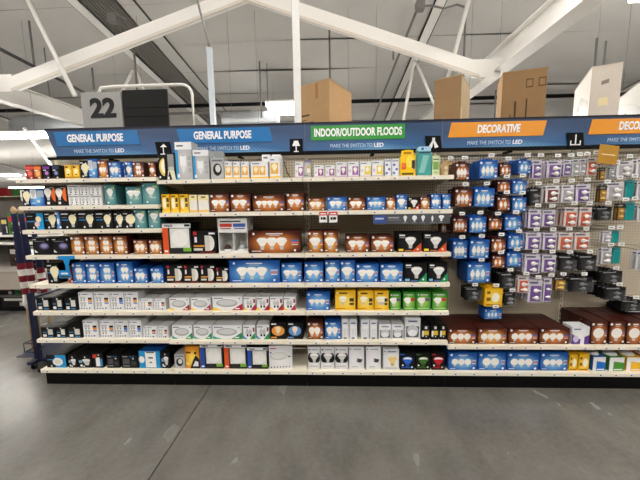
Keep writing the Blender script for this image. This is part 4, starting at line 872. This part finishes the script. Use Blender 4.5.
def hang(col, r, x0, x1, y0, y1, code, n=2, Y=PY, step=None, hk=True, nb=2):
    zb = Zat(y1, Xat((x0+x1)/2, Y, 1.2), Y); X0, X1 = Xat(x0, Y, zb), Xat(x1, Y, zb); zt = Zat(y0, (X0+X1)/2, Y)
    w, h = X1-X0-.002, zt-zb; X = (X0+X1)/2
    if col == 0: X = max(X, 3*W+.012+w/2)
    if ':' in code or code in ('sy', 'tn'): o, desc, word = make_hang_box(code, w, h); st = step or .058; top = h+.008
    else: o, desc, word = make_card(code, w, h, nb); st = max(step or .0, .012+1.85*min(w*.2, h*.15, .019)) if nb else .02; top = h+.004
    kind = 'box' if ':' in code or code in ('sy', 'tn') else 'blister pack'
    bay = 'fourth bay' if X < 4*W else 'fifth bay'
    where = '%s down, %s peg column, %s' % (ORD[r], ORD[col], bay)
    o.location = (X, Y, zb); o.rotation_euler.z = random.uniform(-.02, .02); o.rotation_euler.y = random.uniform(-.03, .03)
    g = '%s goods on pegs, %s' % (word, bay)
    tag(o, '%s, %s' % (desc, where), kind, g)
    for k in range(1, n):
        if Y+k*st+.06 > DEPTH: break
        c = copy_tree(o); c.location = (X+random.uniform(-.004, .004), Y+k*st, zb+random.uniform(-.003, .003)); c.rotation_euler.z = random.uniform(-.02, .02)
        tag(c, '%s %s, %s behind front, %s' % (word, kind, ORD[k-1], where), kind, g)
    if hk: hook(X, zb+top, Y-.03, 'wire peg hook with white price tag, %s' % where)
C0 = [(436, 449, 163, 178, 'tn'), (435.6, 449, 221, 234, 'M:C3'), (434, 450, 246, 259, 'O:C3')]
for r, (a, b_, c, d, k) in enumerate(C0): hang(0, r, a, b_, c, d, k, 1, .31)
cols = {
 1: [(455, 469, 163, 180, 'M:C3', 3), (454, 472, 189, 206.6, 'M:C3', 3), (452.5, 467, 218, 232, 'M:C3', 3), (452.5, 467, 241, 258.5, 'B:C3', 3)],
 2: [(479, 497.5, 160.5, 178.5, 'B:C3', 4), (473.5, 494, 188.5, 206.6, 'B:C3', 4), (469, 486, 217, 232.5, 'B:C3', 3), (469, 488.6, 240, 258.5, 'B:C3', 3), (467, 490, 263.4, 282.5, 'B:C3', 4), (464, 481, 287.5, 300, 'bk', 3), (484, 502, 288.5, 306.5, 'sy', 3), (484, 502, 309.5, 319, 'B:C3', 2)],
 3: [(499.5, 511, 164, 175.5, 'M:C2', 3), (497, 510.4, 181.5, 191.6, 'M:C2', 3), (497, 510, 197, 210.5, 'M:C2', 3), (488, 502, 218, 229.5, 'M:C2', 3), (491, 505.6, 238.5, 252, 'M:C2', 3), (491.4, 504.6, 256, 267.5, 'M:C2', 3), (499, 515.4, 272.8, 287.5, 'bk', 4), (503.6, 514.6, 293, 305.5, 'bk', 3)],
 4: [(517.5, 530.4, 160.5, 173.4, 'B:C2', 4), (512, 526.4, 180.5, 193.5, 'B:C2', 4), (511.6, 526, 197.5, 211.5, 'B:C2', 4), (504.4, 521, 216.5, 230, 'B:C2', 4), (507.6, 523, 235.2, 249, 'B:C2', 4), (506.4, 521, 253, 266.4, 'B:C2', 4), (517, 528, 276.5, 293, 'or', 2)],
 5: [(531.6, 541, 160, 178.5, 'pu', 3), (528.6, 540, 188, 205.5, 'bk', 3), (527.6, 540, 209.5, 228, 'pu', 4), (525, 540, 233, 249.6, 'pu', 4), (523.6, 539, 254.6, 273.6, 'pu', 4), (527, 540.6, 280, 302.4, 'pu', 5)],
 6: [(546, 560.8, 160.5, 177.6, 'pu', 3), (544.8, 558.4, 185.5, 202.6, 'rd', 3), (541.4, 554.4, 210, 226.6, 'pu', 3), (542, 555.4, 233, 250, 'pu', 3), (541, 555, 255, 272.4, 'pu', 3), (542.4, 550.6, 278, 302, 'pu', 2)],
 7: [(562.6, 570, 160, 176, 'pu', 3), (560.4, 573, 185, 202.6, 'wh', 3), (562.8, 576, 207.4, 226.6, 'or', 3), (557.4, 571.6, 232.6, 250, 'or', 3), (556.4, 574.4, 255.4, 270.6, 'bk', 4), (553, 565, 277, 290.5, 'go', 2)],
 8: [(571.4, 578.4, 159, 175.6, 'gy', 3), (579, 585.2, 158.6, 175, 'wh', 3), (586, 596, 157.5, 175, 'or', 2), (575, 589.6, 184.2, 202, 'pu', 2), (578, 590.4, 207.4, 226.6, 'or', 2), (573.4, 588.6, 232.6, 249.8, 'or', 3), (577, 595.6, 255, 270.6, 'bk', 4), (567.4, 591.6, 277, 291.6, 'bk', 3)],
 9: [(598.8, 604.6, 168, 180, 'go', 2), (598, 606, 186, 202, 'go', 2), (595, 611, 207, 220, 'bk', 3), (602, 610.6, 231.4, 243, 'wh', 2), (600.4, 610.6, 248, 264, 'wh', 2), (600.6, 621.4, 271, 283, 'bk', 5), (603.4, 624.6, 287, 300, 'bk', 5)],
 10: [(608.8, 614.4, 167, 178, 'gy', 2), (605.4, 623, 182, 199.4, 'wh', 3), (616, 623.4, 203.6, 220, 'go', 2), (611.4, 618.4, 231, 242.4, 'te', 2), (612, 619.4, 247.6, 263.4, 'te', 2)],
 11: [(615.4, 632, 161, 177.6, 'wh', 3), (624.4, 633, 180.4, 198.4, 'te', 2), (624.6, 633, 202.6, 220, 'te', 2), (634.6, 649, 251, 270, 'gy', 2), (620, 641, 300, 311.4, 'bk', 4)],
 12: [(634.6, 650, 158.6, 177.4, 'wh', 2), (635, 650, 181, 199, 'wh', 2), (636, 650, 205, 221, 'gy', 2)]}
for c_, lst in cols.items():
    for r, (a, b_, y0, y1, k, n) in enumerate(lst):
        kk = dict(nb=0) if k == 'te' else dict(nb=2 if (b_-a) < 19 or k != 'bk' else 3)
        if c_ == 9 and r in (5, 6): kk = dict(nb=2, step=.03)
        hang(c_, r, a, b_, y0, y1, k, n, **kk)
# gold card sign hung from the header rail
p = atY(607.5, 154.5, .07); t = empty('gold_card_sign', (p.x, .07, p.z-.075))
b = MB(); b.box(-.085, .085, 0, .003, 0, .15, P((186, 138, 44), .45)); b.build('card', t); t.rotation_euler = (0, .1, .12)
b = MB(); b.box(-.06, .06, -.001, -.0002, .07, .078, P((236, 220, 170), .4)); b.build('printed_line', t)
for s in (-.05, .05): b = MB(); b.tube([(s, .0015, .148), (s, .0015, .158), (s, .1, .163), (s, .222, .164)], .002, inkk, n=5); b.build('clip', t)
tag(t, 'square gold card sign hanging tilted below the last DECORATIVE header', 'sign')
# black flat box lying on the maroon boxes at the right edge
b = MB(); b.carton(.3, .2, .05, black); q = b.build('flat_box', loc=(Xat(640, .22, .6), .2, Zat(321.6, Xat(640, .018, .6), .018)+.003)); A = Art(.3, .05); A.rect(.1, .3, .5, .7, inkw); tag(A.lab.build('printed_label', q), kind='stuff')
tag(q, 'flat black box lying on tall maroon cartons at the right edge', 'box')

# ---- odd packs on the top shelf of the third bay
def pack(px0, px1, yt, zs, name, label, pts, m, y=.03, th=.035, cat='blister pack'):
    """card-backed pack: outline pts in 0..1, thickness th"""
    X0, X1 = Xat(px0, y, zs+.06), Xat(px1, y, zs+.06); h = Zat(yt, (X0+X1)/2, y)-zs-.001; w = X1-X0-.002
    b = MB(); n = len(pts); F_ = [((u-.5)*w, 0, v*h) for u, v in pts]; K = [(x, th, z) for x, _, z in F_]
    b.v += F_+K; b.f.append(list(range(n))); b.mi.append(b.m(m)); b.f.append(list(range(2*n-1, n-1, -1))); b.mi.append(0)
    for i in range(n): j = (i+1) % n; b.f.append([j, i, n+i, n+j]); b.mi.append(0)
    o = b.build(name, loc=((X0+X1)/2, y, zs+.0008)); tag(o, label, cat); return o, w, h
o, w, h = pack(400.2, 415.8, 149.8, S1[0], 'novelty_pack', 'yellow cut-out pack with a glowing bulb figure, top shelf, third bay', [(.02, 0), (.98, 0), (.98, .2), (.8, .28), (.8, .55), (1, .68), (1, .78), (.85, .82), (.82, .98), (.6, 1), (.3, 1), (.1, .97), (.1, .8), (0, .74), (0, .3)], P((246, 200, 30), .4))
A = Art(w, h); A.ell(.62, .55, .26, .24, P((252, 226, 90), .3), True); A.rect(.08, .25, .36, .5, P((226, 80, 40), .4)); A.ell(.2, .42, .12, .1, P((240, 120, 60), .4)); A.rect(.74, .3, .94, .6, P((60, 56, 40), .5)); A.rect(.1, .04, .85, .12, P((90, 80, 30), .5)); A.rect(.2, .84, .7, .92, P((180, 120, 10), .4)); tag(A.lab.build('printed_label', o), kind='stuff'); A.pic.build('bulb_picture', o)
o, w, h = pack(417.2, 431.4, 146.4, S1[0], 'lamp_pack', 'tall teal clear pack with pale blue header, top shelf, third bay', [(.02, 0), (.98, 0), (1, .2), (1, .75), (.94, .82), (.94, 1), (.1, 1), (-.06, .88), (.06, .8), (.0, .7), (0, .2)], P((74, 160, 158), .3), th=.05)
A = Art(w, h); A.poly([(.08, .84), (.94, .84), (.94, 1), (.1, 1), (-.05, .9)], P((170, 210, 232), .4)); A.rect(.1, .77, .9, .82, P((40, 70, 96), .4)); A.poly([(.1, .1), (.5, .1), (.85, .7), (.4, .7)], P((140, 200, 196), .2), True); A.ell(.34, .92, .1, .05, P((50, 110, 170), .4)); tag(A.lab.build('printed_label', o), kind='stuff'); A.pic.build('clear_window', o)
o, w, h = pack(432.2, 439.4, 155.6, S1[0], 'lamp_pack', 'narrow green and white pack beside the teal one, top shelf', [(0, 0), (1, 0), (1, 1), (0, 1)], P((206, 220, 180), .4), th=.05)
A = Art(w, h); A.rect(.1, .3, .9, .7, P((120, 170, 90), .4), True); A.rect(.1, .78, .9, .84, P((60, 110, 60), .4)); A.rect(.2, .1, .8, .2, P((160, 190, 130), .4)); tag(A.lab.build('printed_label', o), kind='stuff'); A.pic.build('bulb_picture', o)
# clear blister with a slanted tube lamp behind the grey ring box, second bay
o, w, h = pack(210.8, 224, 151, S1[0], 'lamp_pack', 'tall clear pack with slanted white tube behind the grey ring box', [(0, 0), (1, 0), (1, .9), (.9, 1), (.1, 1), (0, .9)], P((150, 154, 156), .3), y=.18, th=.05)
b = MB(); b.tube([(-w*.28, -.012, h*.82), (w*.3, -.012, h*.42)], .011, inkw, n=8); b.build('lamp_tube', o)
for k, (a, c_) in enumerate(((262, 270.5), (272, 281))):
    X0, X1 = Xat(a, .16, 1.9), Xat(c_, .16, 1.9); h = Zat(154.6, X0, .16)-S1[0]-.001; b = MB(); b.carton(X1-X0-.004, .12, h, P((230, 230, 232), .45)); q = b.build('bulb_box', loc=((X0+X1)/2, .17, S1[0]+.0008)); A = Art(X1-X0, h); A.rect(.2, .84, .7, .92, P((120, 124, 130), .4)); tag(A.lab.build('printed_label', q), kind='stuff')
    tag(q, ('left', 'right')[k] + ' of two white cartons behind the yellow-panel boxes, second bay', 'box', 'white cartons at the back, top shelf')
b = MB(); b.tube([(0, .1, .16), (.01, .04, .12), (.03, .03, .06), (.05, .06, .02), (.07, .12, .004)], .004, inkk, n=6); tag(b.build('cord', loc=(Xat(284, .2, 1.95), .15, S1[0])), 'thin black cord curling on the top shelf, second bay', 'cord')

# ---- white counter display with two bins
X0, X1 = Xat(218.8, .02, 1.3), Xat(247.8, .02, 1.3); z = S1[2]+.0008; h = Zat(218.8, X0, .02)-z; w = X1-X0; t = empty('display_box', ((X0+X1)/2, .02, z)); d = .2; wm = P((226, 226, 224), .5)
for nm, bx in (('side_panel', (-w/2, -w/2+.004, 0, d, 0, h)), ('side_panel', (w/2-.004, w/2, 0, d, 0, h)), ('divider', (-.002, .002, .004, d-.004, .012, h*.58)), ('back_panel', (-w/2+.004, w/2-.004, d-.004, d, 0, h)), ('floor_panel', (-w/2+.004, w/2-.004, 0, d-.004, 0, .01)), ('front_lip', (-w/2+.004, w/2-.004, 0, .004, .01, h*.08))):
    b = MB(); b.box(*bx, wm); b.build(nm, t)
b = MB(); b.box(-w/2+.004, w/2-.004, .0, .004, h*.6, h, wm); hd = b.build('header_panel', t)
A = Art(w*.95, h); A.rect(.04, .76, .48, .86, P((196, 66, 56), .4)); A.rect(.52, .76, .96, .86, P((66, 100, 176), .4)); A.rect(.06, .90, .8, .94, P((70, 72, 80), .4)); A.rect(.06, .70, .44, .73, P((140, 60, 60), .4)); A.rect(.56, .70, .94, .73, P((70, 90, 150), .4)); tag(A.lab.build('printed_label', hd), kind='stuff')
tag(t, 'white two-bin counter display with red and blue header, third shelf, second bay', 'display')
for k, (s, c, l) in enumerate(((-1, (70, 46, 36), 'dark brown puck light lying in the left bin of white display'), (1, (160, 164, 168), 'grey puck light lying in the right bin of white display'))):
    b = MB(); b.lathe([(0, 0), (w*.13, 0), (w*.15, .02), (w*.1, .045), (w*.05, .06), (0, .062)], P(c, .4), n=14); o = b.build('puck_light', loc=((X0+X1)/2+s*w*.25, .07, z+.0104)); tag(o, l, 'light', 'puck lights in the display')
    b = MB(); b.lathe([(w*.151, .012), (w*.153, .018), (w*.151, .024)], inkw, n=14); b.build('rim', o)

# ---- shelf-edge signs
z = S1[1]; X0, X1 = Xat(373, -.03, z-.08), Xat(450.6, -.03, z-.08); zt, zb = z-.036, Zat(223.6, X1, -.03); w, h = X1-X0, zt-zb
t = empty('info_strip', ((X0+X1)/2, -.022, zb)); b = MB(); b.box(-w/2, w/2, 0, .006, 0, h, P((82, 84, 90), .35)); b.build('panel', t)
A = Art(w, h); A.rect(.01, .1, .17, .9, P((62, 84, 150), .4)); A.rect(.03, .5, .14, .66, P((190, 200, 226), .4)); A.rect(.2, .6, .34, .72, P((170, 172, 178), .4)); A.rect(.2, .4, .36, .46, P((130, 132, 138), .4))
for k, (u, kd) in enumerate(((.42, 'A'), (.54, 'G'), (.65, 'A'), (.77, 'C'), (.885, 'F'))): A.bulb(kd, u, .56, h*.62, inkw, inkw); A.rect(u-.03, .1, u+.03, .16, P((150, 152, 158), .4))
tag(A.lab.build('printed_label', t), kind='stuff'); A.pic.build('bulb_icons', t); tag(t, 'dark grey strip of white bulb icons under second shelf, third bay', 'sign')
for k, (a, c) in enumerate(((319.2, 327), (329, 337.4))):
    X0, X1 = Xat(a, -.03, 1.55), Xat(c, -.03, 1.55); zt, zb = z-.008, Zat(222.6, X0, -.03); b = MB(); b.box(-(X1-X0)/2, (X1-X0)/2, 0, .0012, 0, zt-zb, P((240, 240, 240), .5)); o = b.build('sale_tag', loc=((X0+X1)/2, -.0215, zb), rz=0)
    A = Art(X1-X0, zt-zb); A.rect(0, .66, 1, 1, P((206, 44, 48), .5)); A.rect(.15, .76, .85, .88, inkw); A.rect(.18, .26, .42, .5, inkk); A.rect(.48, .26, .82, .5, inkk); tag(A.lab.build('printed_label', o), kind='stuff'); tag(o, ('left', 'right') [k] + ' of two red and white sale tags hanging from second shelf', 'price tag', 'sale tags')
z = S0[3]; t = empty('shelf_talker', (Xat(66, -.025, z), -.024, z-.2)); bl = P((30, 140, 210), .4)
b = MB(); b.box(-.075, .075, 0, .0012, .168, .198, bl); b.build('clip_strip', t); b = MB(); b.face([(-.02, 0, .06), (.02, 0, .06), (.012, 0, .11), (.03, 0, .168), (-.035, 0, .168), (-.018, 0, .11)], bl); b.face([(-.02, .001, .06), (-.018, .001, .11), (-.035, .001, .168), (.03, .001, .168), (.012, .001, .11), (.02, .001, .06)], bl); b.build('neck', t)
b = MB(); b.box(-.085, .02, 0, .0012, .0, .07, bl); b.build('hanging_card', t); A = Art(.105, .07); A.rect(.2, .5, .8, .7, inkw); A.rect(.1, .1, .9, .3, P((60, 70, 40), .5)); q = A.lab.build('printed_label', t, loc=(-.0325, 0, 0)); tag(q, kind='stuff')
tag(t, 'bright blue shelf talker hanging below fourth shelf, leftmost bay', 'sign')

# ================================================================== rolled flags in a wheeled rack, left of the shelving
navy = P((22, 28, 56), .5); wood = P((206, 178, 138), .5, var=.12, scale=14); mar = P((112, 26, 40), .8); clo = P((226, 222, 216), .85); nav2 = P((26, 32, 62), .85)
t = empty('flag_rack', (-.31, .55, 0))
for nm, x, y in (('front', -.06, -.2), ('rear', -.06, .25)):
    b = MB(); b.box(x-.022, x+.022, y-.022, y+.022, .09, .78, navy); b.build('post', t)
b = MB(); b.box(-.09, -.03, -.3, .35, .06, .09, navy); b.build('foot', t)
b = MB(); b.box(-.03, .24, -.22, -.18, .06, .09, navy); b.build('foot', t)
b = MB(); b.box(-.03, .24, .23, .27, .06, .09, navy); b.build('foot', t)
for x, y in ((-.06, -.26), (-.06, .31), (.2, -.2), (.2, .25)):
    b = MB(); b.lathe([(0, -.012), (.026, -.012), (.029, -.006), (.029, .006), (.026, .012), (0, .012)], black, c=(x, y, .029), n=14, axis='x'); w_ = b.build('caster', t)
    b = MB(); b.bar((x, y, .028), (x, y, .062), .03, .012, galv, up=Vector((0, 1, 0))); b.build('caster_fork', w_)
for zz in (.27, .18):
    b = MB(); b.tube([(-.14, -.26, zz), (-.02, -.26, zz), (-.02, -.14, zz), (-.14, -.14, zz), (-.14, -.26, zz)], .005, inkk, n=6); b.build('wire_hoop', t)
for x, y in ((-.14, -.26), (-.02, -.26), (-.14, -.14)): b = MB(); b.tube([(x, y, .18), (x, y, .27)], .004, inkk, n=5); b.build('wire_upright', t)
b = MB(); b.box(-.075, -.045, -.18, .23, .70, .73, navy); b.build('top_rail', t)
b = MB(); b.box(-.3, .24, -.2, .27, .091, .098, navy); b.build('tray', t)
tag(t, 'navy wheeled rack holding rolled flags, left end of the shelving', 'rack')
def flag(pt, pb, Y, lab):
    """pt / pb: measured top and tie point; the flag is rolled round its wooden pole"""
    T = atY(*pt, Y); B_ = atY(*pb, Y); ax = T-B_; L = ax.length; foot = B_ - ax*((B_.z-.108)/ax.z)
    t = empty('rolled_flag', tuple(foot)); D = ax.normalized(); R0 = D.to_track_quat('Z', 'Y').to_matrix(); off = (B_-foot).length
    b = MB(); b.tube([(0, 0, 0), tuple(D*(off+L+.02))], .013, wood, n=8); b.build('pole', t)
    b = MB(); b.lathe([(.0, -.02), (.02, -.015), (.026, .01), (.016, .035), (.0, .05)], P((196, 168, 128), .4), c=tuple(D*(off+L+.03)), n=10, tilt=R0); b.build('finial', t)
    def rad(s): return .024+.012*math.sin(PI*min(1, s*1.1+.05))
    n = 6; zs = .44                                           # stripes up to here, star field above
    for k in range(n):
        s0, s1 = zs*k/n, zs*(k+1)/n; b = MB(); m_ = clo if k % 2 == 0 else mar
        b.lathe([(rad(s0), s0*L), (rad((s0+s1)/2)*1.04, (s0+s1)/2*L), (rad(s1), s1*L)], m_, c=tuple(D*off), n=12, tilt=R0); b.build('stripe', t)
    b = MB(); b.lathe([(rad(zs+(1-zs)*q/5), (zs+(1-zs)*q/5)*L) for q in range(6)] + [(.012, L*1.005)], nav2, c=tuple(D*off), n=12, tilt=R0); sf = b.build('star_field', t)
    b = MB()
    for q in range(5):
        for a in range(4):
            s = zs+.05+(1-zs)*q*.18; th = -PI/2+(a-1.5)*.7+(q % 2)*.3; c = Vector((rad(s)*1.05*math.cos(th), rad(s)*1.05*math.sin(th), s*L)); e = Vector((-math.sin(th), math.cos(th), 0)); f_ = Vector((0, 0, 1)); nn = Vector((math.cos(th), math.sin(th), 0))*.002
            b.face([tuple(D*off + R0 @ (c+nn+(e*math.cos(i*PI/5+PI/2)+f_*math.sin(i*PI/5+PI/2))*(.011 if i % 2 == 0 else .005))) for i in range(10)], clo)
    tag(b.build('stars', sf), kind='stuff')
    b = MB(); b.lathe([(.014, -.09), (.03, -.05), (.036, -.02), (.03, .0)], clo, c=tuple(D*off), n=12, tilt=R0); b.build('tie_cloth', t)
    return tag(t, lab, 'flag', 'rolled flags')
flag((14, 214), (26.4, 300), .46, 'rolled star and stripe flag on pole, leftmost in rack'); flag((20.8, 214), (34.6, 299), .60, 'rolled star and stripe flag on pole, middle of rack'); flag((33, 226), (45.6, 299), .74, 'rolled star and stripe flag seen through the shelf end, rightmost in rack')

# ================================================================== left background: another display further in
t = empty('far_display', (-2.6, 1.9, 0)); gy = P((120, 118, 116), .5); shw = P((226, 224, 218), .5)
for nm, bx, m_ in (('base', (-.8, .94, .1, .8, 0, .06), black), ('lower_shelf', (-.8, .94, .05, .8, .24, .26), gy), ('deck', (-.8, .94, -.02, .8, .62, .66), P((150, 144, 136), .5)),
                   ('shelf', (-.8, .94, .25, .8, 1.03, 1.06), shw), ('shelf', (-.8, .94, .3, .8, 1.15, 1.18), shw), ('back_panel', (-.8, .94, .8, .83, 0, 1.7), P((84, 80, 76), .6)),
                   ('side_post', (.94, .97, .76, .8, 0, 1.72), gy), ('side_post', (-.83, -.8, .76, .8, 0, 1.72), gy), ('leg', (.91, .94, .0, .04, 0, .62), gy), ('leg', (-.8, -.77, .0, .04, 0, .62), gy)):
    b = MB(); b.box(*bx, m_); b.build(nm, t)
b = MB(); b.face([(-.76, -.09, .40), (.90, -.09, .40), (.90, -.022, .62), (-.76, -.022, .62)], P((142, 134, 124), .5)); b.face([(.90, -.085, .40), (-.76, -.085, .40), (-.76, -.018, .62), (.90, -.018, .62)], gy); b.build('front_panel', t)
tag(t, 'grey stepped display unit in the far left aisle', 'shelving')
def far(name, x0, x1, y0, y1, z0, z1, rgb, lab, cat, art=None):
    b = MB(); b.carton(x1-x0, y1-y0, z1-z0, P(rgb, .5)); o = b.build(name, loc=((x0+x1)/2, y0, z0)); A = Art(x1-x0, z1-z0)
    A.rect(.12, .62, .88, .86, P(random.choice(((230, 226, 220), (60, 100, 60), (190, 60, 60), (220, 200, 120))), .5)); A.rect(.2, .16, .7, .36, P(tuple(int(v*.55) for v in rgb), .5))
    A.rect(.72, .1, .9, .5, P((200, 196, 190), .5)); tag(A.lab.build('printed_label', o), kind='stuff')
    return tag(o, lab, cat, 'goods on the far display')
pal = (((40, 44, 60), 'navy'), ((70, 110, 50), 'green'), ((140, 40, 44), 'red'), ((60, 90, 130), 'blue'), ((44, 40, 38), 'black'), ((120, 70, 60), 'brown'), ((96, 120, 84), 'pale green'), ((70, 66, 72), 'charcoal'))
for k, (c, l) in enumerate(pal):
    x0 = -2.62+k*.118; far('far_box', x0, x0+.11, 2.24, 2.45, 1.1808, (1.46, 1.52, 1.42, 1.5, 1.55, 1.4, 1.5, 1.44)[k], c, l + ' box on the upper shelf of the far left display', 'box')
for k in range(4):
    x0 = -2.62+k*.235; far('far_box', x0, x0+.22, 2.3, 2.5, .6608, (.98, .94, 1.0, .92)[k], ((60, 44, 36), (150, 146, 140), (40, 40, 44), (90, 70, 56))[k], ('dark brown', 'pale grey', 'black', 'brown')[k] + ' box at the back of the far left deck', 'box')
for k in range(3):
    x0 = -2.6+k*.31; far('far_bin', x0, x0+.29, 2.0, 2.5, .2608, (.38, .41, .37)[k], ((34, 34, 36), (56, 112, 60), (200, 198, 194))[k], ('black', 'green', 'white')[k] + ' bin on the lower shelf of the far left display', 'bin')
for k in range(2):
    x0 = -2.55+k*.44; far('far_bin', x0, x0+.41, 2.02, 2.5, .0608, .22, (26, 26, 28), ('left', 'right')[k] + ' black bin at the bottom of the far left display', 'bin')
# small engine machine on the deck
t = empty('engine_machine', (-1.98, 2.02, .6605))
b = MB(); b.box(-.16, .16, -.05, .14, .0, .05, black); b.build('base_frame', t)
b = MB(); b.lathe([(0, -.1), (.07, -.1), (.085, -.06), (.085, .06), (.07, .1), (0, .1)], P((228, 228, 230), .4), c=(.03, .05, .22), n=14, axis='x'); b.build('fuel_tank', t)
b = MB(); b.box(-.14, .06, -.04, .12, .05, .14, black); b.build('engine_block', t)
b = MB(); b.lathe([(0, 0), (.045, .004), (.045, .03), (0, .034)], P((90, 92, 96), .4), c=(-.05, -.04, .1), n=12, axis='y'); b.build('starter_cover', t)
b = MB(); b.tube([(-.15, .12, .05), (-.15, .12, .34), (.15, .12, .34), (.15, .12, .05)], .012, galv, n=8); b.build('handle', t)
tag(t, 'small black and white engine machine on the far left display', 'machine')
t = empty('far_sign', (-2.05, 2.68, 1.70)); b = MB(); b.box(-.62, .36, 0, .02, .02, .2, P((228, 222, 208), .5)); b.build('board', t)
b = MB(); b.box(.1, .32, -.004, -.0005, -.14, .05, P((236, 234, 230), .5)); b.build('notice', t); b = MB(); b.box(.2, .3, -.006, -.0045, -.12, .0, inkk); b.build('black_square', t)
tag(t, 'cream sign board with a black square over the far left display', 'sign')
# shelving rows deeper in the store
for k, (x, y, l) in enumerate(((-9.5, 9, 'second'), (-14, 15, 'deepest'))):
    t = empty('far_shelving', (x, y, 0)); 
    for nm, bx, m_ in (('base', (-4, 4, 0, .9, 0, .14), black), ('back_panel', (-4, 4, .44, .46, .14, 2.0), P((150, 142, 128), .6))) + tuple(('shelf', (-4, 4, .02, .44, .14+.45*i, .17+.45*i), cream) for i in range(1, 5)):
        b = MB(); b.box(*bx, m_); b.build(nm, t)
    tag(t, l + ' row of cream shelving seen beyond the left display', 'shelving', 'far shelving rows')
    for i in range(5):
        for j in range(8):
            c = random.choice(((150, 40, 40), (40, 70, 130), (60, 110, 60), (190, 160, 60), (60, 60, 64), (180, 176, 170)))
            b = MB(); wv = random.uniform(.5, .9); b.carton(wv, .3, random.uniform(.18, .36), P(c, .5)); o = b.build('far_box', loc=(x-3.5+j, y+.05, (.171+.45*i) if i else .1405)); tag(o, 'boxed goods on %s board, place %s along the %s far row' % (ORD[i], WORD[j+1], l), 'box', 'boxed goods in far rows')
for o in bpy.data.objects:
    if o.name.split('.')[0] in ('printed_label', 'bulb_picture', 'bulb_icons'): o['kind'] = 'stuff'
